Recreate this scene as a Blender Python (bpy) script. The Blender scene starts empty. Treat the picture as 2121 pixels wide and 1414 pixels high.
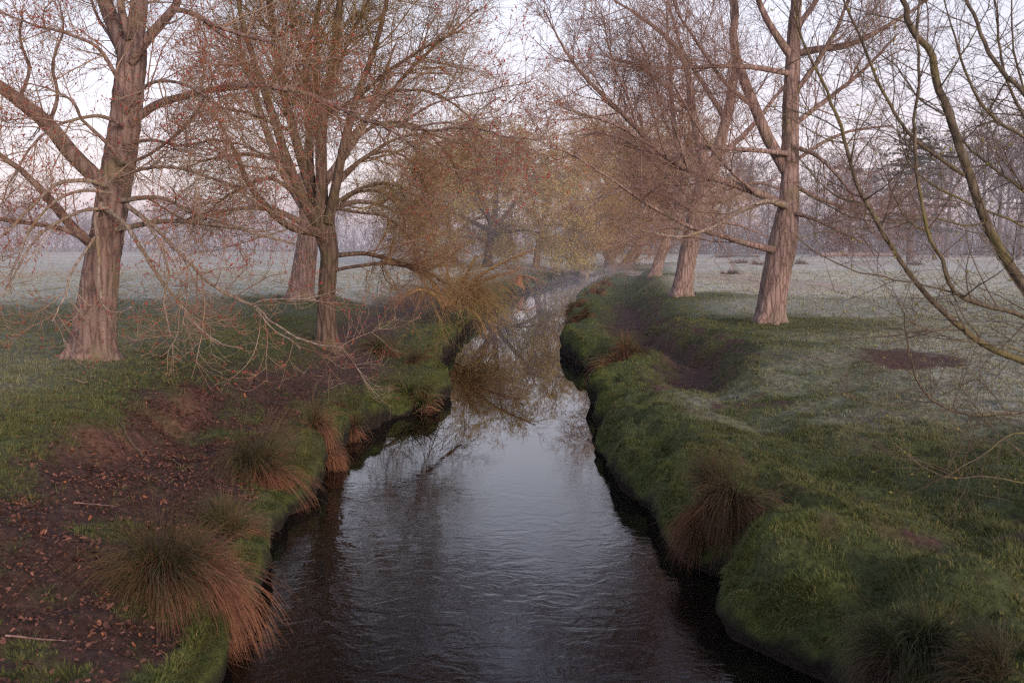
import bpy, math, random
import numpy as np
from mathutils import Vector

rad = math.radians
SC = bpy.context.scene
COL = SC.collection
RNG = np.random.default_rng(7)

# ------------------------------------------------------------------ camera
CAM_H, F, CX, CY, HZ = 3.4, 2062.0, 1060.5, 707.0, 500.0
PITCH = math.atan((CY - HZ) / F)


def ray(px, py):
    a, b = (px - CX) / F, -(py - CY) / F
    return np.array([a, math.cos(PITCH) + b * math.sin(PITCH), -math.sin(PITCH) + b * math.cos(PITCH)])


def at_y(px, py, Y):
    d = ray(px, py)
    return np.array([0, 0, CAM_H]) + d * (Y / d[1])


def at_z(px, py, z):
    d = ray(px, py)
    return np.array([0, 0, CAM_H]) + d * ((z - CAM_H) / d[2])


# ------------------------------------------------------------------ noise
def _hash(ix, iy, seed):
    h = (ix.astype(np.int64) * 374761393 + iy.astype(np.int64) * 668265263 + seed * 974711) & 0x7fffffff
    h = ((h ^ (h >> 13)) * 1274126177) & 0x7fffffff
    return ((h ^ (h >> 16)) & 0xffff) / 65535.0


def perlin(x, y, seed=0):
    x = np.asarray(x, float); y = np.asarray(y, float)
    ix, iy = np.floor(x), np.floor(y)
    fx, fy = x - ix, y - iy
    ux, uy = fx * fx * fx * (fx * (fx * 6 - 15) + 10), fy * fy * fy * (fy * (fy * 6 - 15) + 10)

    def g(i, j):
        a = _hash(ix + i, iy + j, seed) * 2 * np.pi
        return np.cos(a) * (fx - i) + np.sin(a) * (fy - j)
    a = g(0, 0) * (1 - ux) + g(1, 0) * ux
    b = g(0, 1) * (1 - ux) + g(1, 1) * ux
    return (a * (1 - uy) + b * uy) * 1.5


def fbm(x, y, seed=0, o=3):
    v, a, t = 0, 1, 0
    for i in range(o):
        v = v + a * perlin(x * 2 ** i, y * 2 ** i, seed + i * 17); t += a; a *= .5
    return v / t


def domes(x, y, cell, seed=0):
    x = np.asarray(x, float) / cell; y = np.asarray(y, float) / cell
    ix, iy = np.floor(x), np.floor(y); out = np.zeros(np.broadcast(x, y).shape)
    for i in (-1, 0, 1):
        for j in (-1, 0, 1):
            cx = ix + i + .15 + .7 * _hash(ix + i, iy + j, seed); cy = iy + j + .15 + .7 * _hash(ix + i, iy + j, seed + 5)
            r = .42 + .42 * _hash(ix + i, iy + j, seed + 9)
            out = np.maximum(out, r * np.sqrt(np.maximum(0, 1 - ((x - cx) ** 2 + (y - cy) ** 2) / r ** 2)))
    return out


def sstep(x, a, b):
    t = np.clip((x - a) / (b - a), 0, 1)
    return t * t * (3 - 2 * t)


# ------------------------------------------------------------------ terrain
WL = [(400, 1500), (455, 1414), (500, 1310), (535, 1230), (570, 1110), (640, 1035), (680, 968), (742, 900), (795, 880), (835, 856), (908, 843),
      (925, 815), (900, 785), (900, 760), (940, 712), (965, 682), (1000, 655), (1045, 622), (1095, 602), (1150, 586), (1200, 575), (1262, 562)]
WR = [(1790, 1500), (1705, 1414), (1600, 1368), (1520, 1318), (1500, 1285), (1540, 1240), (1520, 1208), (1440, 1182), (1390, 1155), (1372, 1105), (1340, 1055), (1305, 1020), (1262, 975),
      (1246, 930), (1240, 880), (1234, 840), (1242, 818), (1268, 796), (1240, 776), (1195, 752), (1166, 733), (1176, 705), (1188, 672), (1186, 640), (1205, 606), (1238, 580), (1285, 562)]


def _edge(lst, far):
    p = [at_z(px, py, 0) for px, py in lst]
    ys = [-14.0] + [q[1] for q in p]
    xs = [p[0][0]] + [q[0] for q in p]
    y0, x0 = ys[-1], xs[-1]
    for dy, dx in far:
        ys.append(y0 + dy); xs.append(x0 + dx)
    return np.array(ys), np.array(xs)


EL = _edge(WL, [(8, 8), (14, 30), (22, 80), (60, 300), (900, 900)])
ER = _edge(WR, [(6, 9), (10, 28), (18, 78), (56, 298), (896, 898)])


def _smooth_edge(E):
    ys = np.concatenate([np.arange(-14, 40, .1), np.arange(40, 200, .4), np.arange(200, 900, 5.)])
    t = np.log(ys + 30)
    tt = np.linspace(t[0], t[-1], 6000)
    x = np.interp(np.exp(tt) - 30, E[0], E[1])
    k = np.hanning(19); k /= k.sum()
    xs = np.convolve(np.pad(x, 9, mode='edge'), k, 'valid')
    return np.exp(tt) - 30, xs


EL2, ER2 = _smooth_edge(EL), _smooth_edge(ER)


def xL(y):
    return np.interp(y, *EL2) + (.11 * perlin(y * .85, y * 0 + .3, 5) + .08 * perlin(y * 2.3, y * 0 + .7, 6)) * np.clip(y / 12, .6, 1.6)


def xR(y):
    return np.interp(y, *ER2) + (.12 * perlin(y * .8, y * 0 + .3, 8) + .09 * perlin(y * 2.2, y * 0 + .7, 9)) * np.clip(y / 12, .6, 1.6)


def sdist(x, y):
    e = .6 + np.abs(y) * .02
    dl = (np.interp(y + e, *EL2) - np.interp(y - e, *EL2)) / (2 * e)
    dr = (np.interp(y + e, *ER2) - np.interp(y - e, *ER2)) / (2 * e)
    return (xL(y) - x) / np.sqrt(1 + dl * dl), (x - xR(y)) / np.sqrt(1 + dr * dr)


def wl_width(y):
    return np.interp(y, [0, 8, 14, 22, 33, 57, 100], [2.4, 2.6, 2.7, 3.2, 4.6, 6.5, 7])


def hfun(x, y):
    x = np.asarray(x, float); y = np.asarray(y, float)
    sl, sr = sdist(x, y)
    n1 = perlin(x / 2.6, y / 2.6, 21); n2 = perlin(x / .85, y / .85, 22); n3 = perlin(x / .33, y / .33, 23)
    big = perlin(x / 14, y / 14, 25)
    # left
    u = sl / (wl_width(y) * (1 + .22 * perlin(y / 2.2, x * 0 + 3.3, 31)))
    sc = sstep(y, 10.5, 12.5) * (1 - sstep(y, 16, 18))
    pa = np.interp(u, [0, .06, .18, .45, .75, .95, 1.15, 2], [.2, .27, .32, .52, .78, 1.02, 1.14, 1.2])
    pb = np.interp(u, [0, .06, .18, .5, .78, .93, 1.02, 1.3, 2], [.2, .27, .32, .45, .58, .98, 1.12, 1.17, 1.2])
    zl = pa * (1 - sc) + pb * sc
    nearb = np.exp(-np.maximum(sl, 0) / 2.2)
    zl = zl + n1 * (.05 + .12 * nearb) + n2 * (.03 + .11 * nearb) + (n3 + .6 * perlin(x / .14, y / .14, 29)) * (.012 + .035 * np.exp(-(sl / 2.6) ** 2)) + .10 * big * sstep(sl, 3, 12)
    dm = domes(x + .25 * n2, y + .25 * n1, 1.05, 91); dm2 = domes(x, y, .5, 97)
    zl = zl + (.42 * dm + .12 * dm2) * np.exp(-(np.maximum(sl - .1, 0) / 1.0) ** 2) * (.35 + .65 * sstep(y, 12, 15)) * (1 - .7 * sstep(y, 60, 90))
    # right
    P1 = np.interp(sr, [0, .12, .4, 1, 2.2, 4, 7, 12], [.07, .24, .44, .58, .56, .78, 1.0, 1.08])
    q = np.interp(y, [18, 24, 50, 80], [1.0, 1., 1.35, 1.6])
    sw = sr / q * (1 + .12 * perlin(y / 1.7, x * 0 + 8.8, 33))
    P2 = np.interp(sw, [0, .12, .4, .9, 1.5, 2.2, 2.75, 3.2, 6, 12], [.12, .28, .40, .46, .26, .30, .86, 1.08, 1.12, 1.15])
    b = sstep(y, 17.2, 20.5)
    zr = P1 * (1 - b) + P2 * b
    nearb = np.exp(-np.maximum(sr, 0) / 2.6)
    zr = zr + n1 * (.06 + .13 * nearb) + n2 * (.035 + .08 * nearb) + n3 * (.014 + .03 * nearb) + (.05 * n2 + .022 * n3) * (1 - sstep(y, 16, 22)) + .12 * big * sstep(sr, 4, 12)
    zr = zr + (.46 * dm + .16 * dm2) * np.exp(-(np.maximum(sr - .1, 0) / 1.5) ** 2) * (1 - .7 * sstep(y, 60, 90))
    zr = np.maximum(zr - .34 * sstep(y, 38, 56) * np.exp(-(np.maximum(sr, 0) / 3.5) ** 2), .06)
    far = sstep(y, 26, 45)
    zf = far * (.05 * perlin(x / 1.4, y / 1.1, 41) + .05 * np.maximum(perlin(x / .7, y / .6, 42), 0))
    z = np.where(sl > 0, zl + zf * sstep(sl, 4, 8), np.where(sr > 0, zr + zf * sstep(sr, 4, 8), -.5))
    return z


def ground_at(px, py, ymax=330.):
    d = ray(px, py)
    Y = np.concatenate([np.arange(5, 60, .02), np.arange(60, ymax, .2)])
    p = np.array([0, 0, CAM_H])[None] + d[None] * (Y / d[1])[:, None]
    h = np.maximum(hfun(p[:, 0], p[:, 1]), 0)
    k = int(np.argmax(p[:, 2] <= h))
    if p[k, 2] > h[k]:
        k = len(Y) - 1
    return np.array([p[k, 0], p[k, 1], h[k]])


FEET = []
TREE_FOOT = []          # (x, y, radius) of frost-free ground


def masks(x, y):
    """mud, litter, frost, moss, scarp in 0..1 at ground points"""
    sl, sr = sdist(x, y)
    n = fbm(x / 1.6, y / 1.6, 51, 3); nf = fbm(x / .5, y / .5, 57, 3)
    n6 = fbm(x / 6, y / 6, 61, 2)
    W = wl_width(y)
    # left slope: leaf mould and mud
    pm = fbm(x / .9, y / .9, 58, 3)
    mL = sstep(sl + 1.1 * pm * (1 - .5 * sstep(y, 14, 18)), .05, .5) * (1 - .75 * sstep(pm, .12, .38) * (1 - sstep(sl, 1.6, 2.4))) * (1 - sstep(sl + .9 * n, W * .78, W * 1.12)) * (1 - sstep(y, 17.5, 20))
    pth = np.exp(-((sl - (1.9 + .05 * (y - 18))) / (.75 + .012 * y)) ** 2) * sstep(n + .4 * nf, -.7, -.15) * sstep(y, 15, 19) * (1 - sstep(y, 50, 70))
    mL = np.maximum(mL * (1 - .75 * sstep(pm + .25 * sstep(y, 13, 17), .05, .35) * sstep(y, 12, 15)), pth)
    mR = np.exp(-((sr - 1.9 * np.interp(y, [18, 24, 50, 80], [1, 1, 1.35, 1.6])) / .75) ** 2) * sstep(y, 17.5, 20) * (1 - sstep(y, 45, 60))
    scR = np.exp(-((sr - 2.9 * np.interp(y, [18, 24, 50, 80], [1, 1, 1.35, 1.6])) / .45) ** 2) * sstep(y, 18.5, 21) * (1 - sstep(y, 60, 80)) * sstep(nf, -.25, .25)
    pr = sstep(n + .35 * nf, .12, .42) * sstep(sr, 1.2, 2.0) * (1 - sstep(sr, 3.0, 4.2)) * (1 - sstep(y, 17, 20)) * .7
    pr = np.maximum(pr, np.exp(-(((x - 2.75) / .5) ** 2 + ((y - 17.6) / .8) ** 2)) * 1.1)
    pr = np.maximum(pr, np.exp(-(((x - 4.1) / .9) ** 2 + ((y - 16.6) / .8) ** 2)) * .9)
    bp = at_z(1885, 740, 1.08)
    nfine = fbm(x / .22, y / .22, 63, 2)
    patch = np.exp(-((((x - bp[0]) / 1.15) ** 2 + ((y - bp[1]) / 1.5) ** 2) ** 2)) * 1.0
    patch = sstep(patch + .45 * nf + .35 * nfine, .35, .75); pr = sstep(pr + .5 * nf + .5 * nfine, .45, .95) * .9
    mud = np.where(sl > 0, mL, np.maximum(np.maximum(mR, scR * .8), np.maximum(pr, patch)))
    thin = sstep(nf + .6 * n, .05, .55)
    mud = np.clip(mud * 1.15 + (mud - .2) * nf * 1.0, 0, 1)
    fieldthin = thin * .55 * (sl > W) * (1 - sstep(y, 28, 40))
    fieldthin = np.maximum(fieldthin, np.maximum(thin * .45, sstep(nf + .9 * nfine, .4, .75) * .75 * (1 - sstep(y, 13, 17))) * (sr > .8) * (1 - sstep(y, 40, 60)))
    scarp = np.clip(np.exp(-((sl - W * .86) / .32) ** 2) * sstep(y, 10.8, 12.2) * (1 - sstep(y, 15.2, 17)) * (.4 + 1.2 * sstep(n, -.3, .3)), 0, 1) * (sl > 0)
    litter = np.clip(np.where(sl > 0, mL * (1 - sstep(y, 19, 30) * .75), pr * .3), 0, 1)
    # frost
    fl = sstep(y + 5 * n6 - .25 * (x + 9), 30, 46) * sstep(sl, 2, 6)
    fl = np.maximum(fl, .22 * sstep(-x - .12 * y, 3.2, 6.5) * sstep(sl, 3., 5))
    fr = .62 * sstep(sr + .8 * n6, 3.4, 7.0) * sstep(y, 10.5, 15)
    fr = np.maximum(fr, sstep(y + 4 * n6, 30, 44) * sstep(sr, 2.5, 6))
    fr = np.maximum(fr, .35 * sstep(n, -.4, .3) * sstep(sr, .2, 2) * sstep(y, 12, 16))
    fr = fr * sstep(sr / np.interp(y, [18, 24, 50, 80], [1, 1, 1.35, 1.6]), np.interp(y, [17, 20], [.2, 2.9]), np.interp(y, [17, 20], [2, 4.6]))
    frost = np.where(sl > 0, fl, fr)
    for tx, ty, tr in TREE_FOOT:
        d = np.hypot(x - tx, (y - ty)) + .8 * n
        frost = frost * (.12 + .88 * sstep(d, tr * .45, tr * 1.15))
    frost = np.clip(frost * (.75 + .5 * nf), 0, 1)
    moss = np.where(sl > 0, np.exp(-np.maximum(sl, 0) / .8), np.exp(-np.maximum(sr, 0) / .9)) * sstep(nf + n, -.5, .3)
    return mud, litter, frost, moss, scarp, fieldthin


C_GRASS = np.array([.054, .073, .026]); C_GRASS2 = np.array([.122, .124, .040])
C_MOSS = np.array([.082, .100, .020]); C_FROST = np.array([.62, .61, .51]); C_MUD = np.array([.050, .030, .024])
C_MUD2 = np.array([.115, .064, .048]); C_SCARP = np.array([.15, .073, .05]); C_DRY = np.array([.24, .16, .08])


def mix(a, b, t):
    return a + (b - a) * t[:, None]


def ground_color(x, y):
    mud, lit, fr, moss, sc, ft = masks(x, y)
    n = perlin(x / .7, y / .7, 71) * .5 + .5; n2 = perlin(x / .16, y / .16, 72) * .5 + .5; n3 = perlin(x / 3.5, y / 3.5, 73) * .5 + .5
    g = mix(mix(np.broadcast_to(C_GRASS, (len(x), 3)), C_GRASS2, n * .7 * n3), C_MOSS, moss * .8)
    g = mix(g, C_FROST, fr * .9)
    g = mix(g, np.array([.40, .30, .25]), sstep(fbm(x / 9, y / 22, 75, 3), .12, .4) * sstep(y, 38, 55) * .75)
    g = mix(g, C_GRASS2 * 1.2, sstep(perlin(x / 1.3, y / 1.8, 79), .35, .6) * sstep(y, 26, 40) * .6)
    m = mix(np.broadcast_to(C_MUD, (len(x), 3)), C_MUD2, n2 * .6 + n * .3)
    c = mix(g, m, np.clip(mud + ft, 0, 1))
    return mix(c, C_SCARP, sc * (.6 + .4 * n2))


# ------------------------------------------------------------------ mesh helpers
def make_mesh(name, verts, quads=None, tris=None, mat=None, smooth=True, color=None):
    verts = np.ascontiguousarray(verts, dtype=np.float32)
    me = bpy.data.meshes.new(name)
    me.vertices.add(len(verts)); me.vertices.foreach_set('co', verts.ravel())
    nq = 0 if quads is None else len(quads); nt = 0 if tris is None else len(tris)
    li = []
    if nq: li.append(np.asarray(quads, np.int32).ravel())
    if nt: li.append(np.asarray(tris, np.int32).ravel())
    li = np.concatenate(li)
    me.loops.add(len(li)); me.loops.foreach_set('vertex_index', li)
    st = np.concatenate([np.arange(nq) * 4, nq * 4 + np.arange(nt) * 3]).astype(np.int32)
    me.polygons.add(nq + nt); me.polygons.foreach_set('loop_start', st)
    if smooth:
        me.polygons.foreach_set('use_smooth', np.ones(nq + nt, bool))
    if color is not None:
        a = me.color_attributes.new('tint', 'FLOAT_COLOR', 'POINT')
        cc = np.ones((len(verts), 4), np.float32); cc[:, :color.shape[1]] = color
        a.data.foreach_set('color', cc.ravel())
    me.update(calc_edges=True)
    if mat: me.materials.append(mat)
    return me


def obj(name, me, parent=None, loc=None):
    o = bpy.data.objects.new(name, me); COL.objects.link(o)
    if parent is not None: o.parent = parent
    if loc is not None: o.location = loc
    return o


def tag(o, label=None, cat=None, group=None, kind=None):
    for k, v in (('label', label), ('category', cat), ('group', group), ('kind', kind)):
        if v: o[k] = v
    return o


def empty(name, loc, label, cat, group=None):
    o = bpy.data.objects.new(name, None); COL.objects.link(o)
    o.location = loc; o.empty_display_size = .3
    return tag(o, label, cat, group)


class Geo:
    def __init__(s): s.v = []; s.q = []; s.t = []; s.c = []; s.n = 0

    def add(s, v, q=None, t=None, c=None):
        v = np.asarray(v).reshape(-1, 3)
        if q is not None and len(q): s.q.append(np.asarray(q) + s.n)
        if t is not None and len(t): s.t.append(np.asarray(t) + s.n)
        s.v.append(v)
        if c is not None: s.c.append(np.broadcast_to(c, (len(v), 3)))
        s.n += len(v)

    def build(s, name, mat, parent=None, origin=None, smooth=True):
        if not s.n: return None
        v = np.concatenate(s.v)
        if origin is not None: v = v - np.asarray(origin)
        me = make_mesh(name, v, np.concatenate(s.q) if s.q else None, np.concatenate(s.t) if s.t else None, mat, smooth,
                       np.concatenate(s.c) if s.c else None)
        return obj(name, me, parent)


def nrm(v):
    return v / np.maximum(np.linalg.norm(v, axis=-1, keepdims=True), 1e-9)


def tubes(P, R, S=3):
    """P (M,K,3) R (M,K) -> verts, quads"""
    M, K, _ = P.shape
    T = np.empty_like(P)
    T[:, 1:-1] = P[:, 2:] - P[:, :-2]; T[:, 0] = P[:, 1] - P[:, 0]; T[:, -1] = P[:, -1] - P[:, -2]
    T = nrm(T)
    mean = nrm(P[:, -1] - P[:, 0])
    ref = np.zeros((M, 3)); ref[np.arange(M), np.argmin(np.abs(mean), 1)] = 1
    U = nrm(np.cross(T, ref[:, None]))
    V = np.cross(T, U)
    th = np.arange(S) * 2 * np.pi / S
    ring = U[:, :, None] * np.cos(th)[None, None, :, None] + V[:, :, None] * np.sin(th)[None, None, :, None]
    vv = P[:, :, None] + ring * R[:, :, None, None]
    idx = np.arange(M * K * S).reshape(M, K, S)
    a = idx[:, :-1]; b = idx[:, 1:]
    q = np.stack([a, np.roll(a, -1, 2), np.roll(b, -1, 2), b], -1).reshape(-1, 4)
    return vv.reshape(-1, 3), q


def resample(P, R, step):
    """Catmull-Rom through points, evenly spaced"""
    P = np.asarray(P, float); R = np.asarray(R, float)
    X = np.column_stack([P, R])
    E = np.vstack([2 * X[0] - X[1], X, 2 * X[-1] - X[-2]])
    out = []
    for i in range(len(X) - 1):
        t = np.linspace(0, 1, 12, endpoint=False)[:, None]
        p0, p1, p2, p3 = E[i], E[i + 1], E[i + 2], E[i + 3]
        out.append(.5 * (2 * p1 + (p2 - p0) * t + (2 * p0 - 5 * p1 + 4 * p2 - p3) * t ** 2 + (3 * p1 - p0 - 3 * p2 + p3) * t ** 3))
    out.append(X[-1:])
    X = np.vstack(out)
    L = np.concatenate([[0], np.cumsum(np.linalg.norm(np.diff(X[:, :3], axis=0), axis=1))])
    n = max(4, int(L[-1] / step) + 1)
    l = np.linspace(0, L[-1], n)
    return np.column_stack([np.interp(l, L, X[:, k]) for k in range(3)]), np.maximum(np.interp(l, L, X[:, 3]), .002)


def limb_mesh(P, R, S, bark=0., seed=0, flare=0., base_h=None):
    K = len(P)
    T = np.gradient(P, axis=0); T = nrm(T)
    U = np.zeros_like(P)
    u = np.cross(T[0], [0, 1, 0.01]); u /= np.linalg.norm(u)
    for k in range(K):
        u = u - T[k] * np.dot(u, T[k]); u /= np.linalg.norm(u); U[k] = u
    V = np.cross(T, U)
    th = np.arange(S) * 2 * np.pi / S
    L = np.concatenate([[0], np.cumsum(np.linalg.norm(np.diff(P, axis=0), axis=1))])
    c, s = np.cos(th), np.sin(th)
    rr = np.repeat(R[:, None], S, 1)
    if flare:
        h = np.maximum(P[:, 2] - base_h, 0)[:, None]
        lob = .55 + .45 * np.cos(5 * th[None] + seed + 1.5 * np.sin(2 * th[None] + seed))
        rr = rr * (1 + flare * (np.exp(-h / .16) + .35 * np.exp(-h / .45)) * lob + .10 * np.exp(-h / .9))
    if bark:
        k = 1.6 / max(bark * 10, .5)
        rr = rr * (1 + .06 * perlin(c[None] * 1.3 + seed, s[None] * 1.3 + L[:, None] * .6, seed + 3))
        a = perlin(c[None] * R[:, None] * 22 + seed * 3, s[None] * R[:, None] * 22 + L[:, None] * 2.4, seed + 5)
        a2 = perlin(c[None] * R[:, None] * 45 + seed * 3, s[None] * R[:, None] * 45 + L[:, None] * 6.0, seed + 9)
        rr = rr + bark * .6 * (1.3 * np.abs(a) - .45 + .6 * a2)
    vv = P[:, None] + (U[:, None] * c[None, :, None] + V[:, None] * s[None, :, None]) * rr[:, :, None]
    idx = np.arange(K * S).reshape(K, S)
    a, b = idx[:-1], idx[1:]
    q = np.stack([a, np.roll(a, -1, 1), np.roll(b, -1, 1), b], -1).reshape(-1, 4)
    v = np.vstack([vv.reshape(-1, 3), P[-1:] + T[-1:] * R[-1] * .6])
    e = idx[-1]
    t = np.stack([e, np.roll(e, -1), np.full(S, K * S)], -1)
    return v, q, t


def stack_limbs(limbs, K=24):
    P = np.empty((len(limbs), K, 3)); R = np.empty((len(limbs), K))
    for i, (p, r) in enumerate(limbs):
        t = np.linspace(0, len(p) - 1, K); j = np.arange(len(p))
        for k in range(3): P[i, :, k] = np.interp(t, j, p[:, k])
        R[i] = np.interp(t, j, r)
    return P, R


def grow(P, R, rng, spacing, length, ang=(50, 15), K=6, up=0., wig=.12, rr=.5, rmin=.002, tmin=.12, tmax=1., taper=.25, lpow=.5,
         rlen=.011, upend=None, outward=None, bias=None, rmax=1., weight=None):
    M, k0, _ = P.shape
    L = np.linalg.norm(np.diff(P, axis=1), axis=2).sum(1)
    n = rng.poisson(np.maximum(L * (tmax - tmin) / spacing * (1 if weight is None else weight), .01))
    i = np.repeat(np.arange(M), n)
    if len(i) == 0: return np.zeros((0, K, 3)), np.zeros((0, K))
    t = rng.uniform(tmin, tmax, len(i)) ** .9
    f = np.minimum(t, .999) * (k0 - 1); i0 = f.astype(int); fr = (f - i0)[:, None]
    p = P[i, i0] * (1 - fr) + P[i, i0 + 1] * fr
    pr = R[i, i0] * (1 - fr[:, 0]) + R[i, i0 + 1] * fr[:, 0]
    T = nrm(P[i, i0 + 1] - P[i, i0])
    w = rng.normal(size=(len(i), 3))
    if outward is not None: w = w + outward
    w = nrm(w - T * (w * T).sum(1, keepdims=True))
    a = np.radians(rng.normal(ang[0], ang[1], len(i)))[:, None]
    d = T * np.cos(a) + w * np.sin(a)
    if bias is not None: d = nrm(d + np.asarray(bias))
    ln = length * rng.uniform(.45, 1.35, len(i)) * (1.1 - .55 * t) ** lpow * np.clip((L[i] / np.median(L)), .35, 1.4) ** .5
    st = ln / (K - 1)
    Q = np.empty((len(i), K, 3)); Q[:, 0] = p
    for k in range(1, K):
        uu = up if upend is None else up + (upend - up) * (k - 1) / max(K - 2, 1)
        d = d + rng.normal(size=d.shape) * wig
        d[:, 2] += uu
        d = nrm(d)
        Q[:, k] = Q[:, k - 1] + d * st[:, None]
    r0 = np.minimum(np.minimum(pr * rr, ln * rlen), rmax)
    r0 = np.maximum(r0, rmin)
    R2 = r0[:, None] * np.linspace(1, taper, K)[None]
    return Q, np.maximum(R2, rmin * .6)


def spindles(pos, d, ln, w):
    """little octahedra: catkins, buds, leaves"""
    d = nrm(d); M = len(pos)
    ref = np.tile([[.3, .5, .81]], (M, 1)); u = nrm(np.cross(d, ref)); v = np.cross(d, u)
    m = pos + d * (ln * .45)[:, None]
    V = np.stack([pos, m + u * w[:, None], m + v * w[:, None], m - u * w[:, None], m - v * w[:, None], pos + d * ln[:, None]], 1)
    t0 = np.array([[0, 2, 1], [0, 3, 2], [0, 4, 3], [0, 1, 4], [5, 1, 2], [5, 2, 3], [5, 3, 4], [5, 4, 1]])
    t = (t0[None] + (np.arange(M) * 6)[:, None, None]).reshape(-1, 3)
    return V.reshape(-1, 3), t


def leaflets(pos, d, ln, w, rng):
    d = nrm(d); M = len(pos)
    u = nrm(np.cross(d, rng.normal(size=(M, 3))))
    m = pos + d * (ln * .5)[:, None]
    V = np.stack([pos, m + u * w[:, None], pos + d * ln[:, None], m - u * w[:, None]], 1)
    q = (np.array([[0, 1, 2, 3]])[None] + (np.arange(M) * 4)[:, None, None]).reshape(-1, 4)
    return V.reshape(-1, 3), q


# ------------------------------------------------------------------ materials
def new_mat(name):
    m = bpy.data.materials.new(name); m.use_nodes = True
    nt = m.node_tree; b = nt.nodes['Principled BSDF']
    return m, nt, b


def N(nt, t, **kw):
    n = nt.nodes.new(t)
    for k, v in kw.items():
        if k in ('inputs',):
            for a, c in v.items(): n.inputs[a].default_value = c
        else: setattr(n, k, v)
    return n


def ramp(nt, fac, stops):
    r = nt.nodes.new('ShaderNodeValToRGB')
    e = r.color_ramp.elements
    while len(e) < len(stops): e.new(.5)
    for el, (p, c) in zip(e, stops):
        el.position = p; el.color = (*c, 1)
    nt.links.new(fac, r.inputs[0])
    return r.outputs[0]


def mat_bark(name, dark, mid, light, scale=1., lichen=None, bump=.6):
    m, nt, b = new_mat(name)
    tc = N(nt, 'ShaderNodeTexCoord')
    mp = N(nt, 'ShaderNodeMapping'); mp.inputs['Scale'].default_value = (13 * scale, 13 * scale, 2.1 * scale)
    nt.links.new(tc.outputs['Object'], mp.inputs[0])
    n1 = N(nt, 'ShaderNodeTexNoise', inputs={'Scale': 1., 'Detail': 6., 'Roughness': .62, 'Distortion': .6})
    nt.links.new(mp.outputs[0], n1.inputs['Vector'])
    vo = N(nt, 'ShaderNodeTexVoronoi', feature='DISTANCE_TO_EDGE', inputs={'Scale': 1.1, 'Randomness': 1.})
    mx = N(nt, 'ShaderNodeMix', data_type='VECTOR', inputs={0: .5})
    nt.links.new(mp.outputs[0], mx.inputs[4]); nt.links.new(n1.outputs['Color'], mx.inputs[5])
    nt.links.new(mx.outputs[1], vo.inputs['Vector'])
    mul = N(nt, 'ShaderNodeMath', operation='MULTIPLY_ADD', inputs={1: 1.3, 2: 0.})
    nt.links.new(vo.outputs['Distance'], mul.inputs[0])
    ad = N(nt, 'ShaderNodeMath', operation='ADD'); nt.links.new(mul.outputs[0], ad.inputs[0])
    sb = N(nt, 'ShaderNodeMath', operation='MULTIPLY_ADD', inputs={1: .9, 2: -.05}); nt.links.new(n1.outputs['Fac'], sb.inputs[0])
    nt.links.new(sb.outputs[0], ad.inputs[1])
    col = ramp(nt, ad.outputs[0], [(.12, dark), (.46, mid), (1., light)])
    ck = N(nt, 'ShaderNodeMapRange', inputs={1: .0, 2: .13, 3: .74, 4: 1.}); nt.links.new(vo.outputs['Distance'], ck.inputs[0])
    vm = N(nt, 'ShaderNodeVectorMath', operation='SCALE'); nt.links.new(col, vm.inputs[0]); nt.links.new(ck.outputs[0], vm.inputs['Scale']); col = vm.outputs[0]
    big = N(nt, 'ShaderNodeTexNoise', inputs={'Scale': 1.6, 'Detail': 3.})
    nt.links.new(tc.outputs['Object'], big.inputs['Vector'])
    if lichen:
        l = ramp(nt, big.outputs['Fac'], [(.52, (0, 0, 0)), (.68, (.65, .65, .65))])
        mc = N(nt, 'ShaderNodeMix', data_type='RGBA'); mc.inputs[7].default_value = (*lichen, 1)
        nt.links.new(l, mc.inputs[0]); nt.links.new(col, mc.inputs[6]); col = mc.outputs[2]
    nt.links.new(col, b.inputs['Base Color'])
    b.inputs['Roughness'].default_value = .85; b.inputs['Specular IOR Level'].default_value = .25
    bp = N(nt, 'ShaderNodeBump', inputs={'Strength': bump, 'Distance': .04})
    hb = N(nt, 'ShaderNodeMath', operation='ADD'); nt.links.new(ad.outputs[0], hb.inputs[0]); nt.links.new(ck.outputs[0], hb.inputs[1])
    nt.links.new(hb.outputs[0], bp.inputs['Height']); nt.links.new(bp.outputs[0], b.inputs['Normal'])
    return m


def mat_twig(name, c1, c2, scale=.8, rough=.7):
    m, nt, b = new_mat(name)
    tc = N(nt, 'ShaderNodeTexCoord')
    n1 = N(nt, 'ShaderNodeTexNoise', inputs={'Scale': scale, 'Detail': 4., 'Roughness': .7})
    nt.links.new(tc.outputs['Object'], n1.inputs['Vector'])
    nt.links.new(ramp(nt, n1.outputs['Fac'], [(.36, c1), (.64, c2)]), b.inputs['Base Color'])
    b.inputs['Roughness'].default_value = rough; b.inputs['Specular IOR Level'].default_value = .25
    return m


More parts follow.
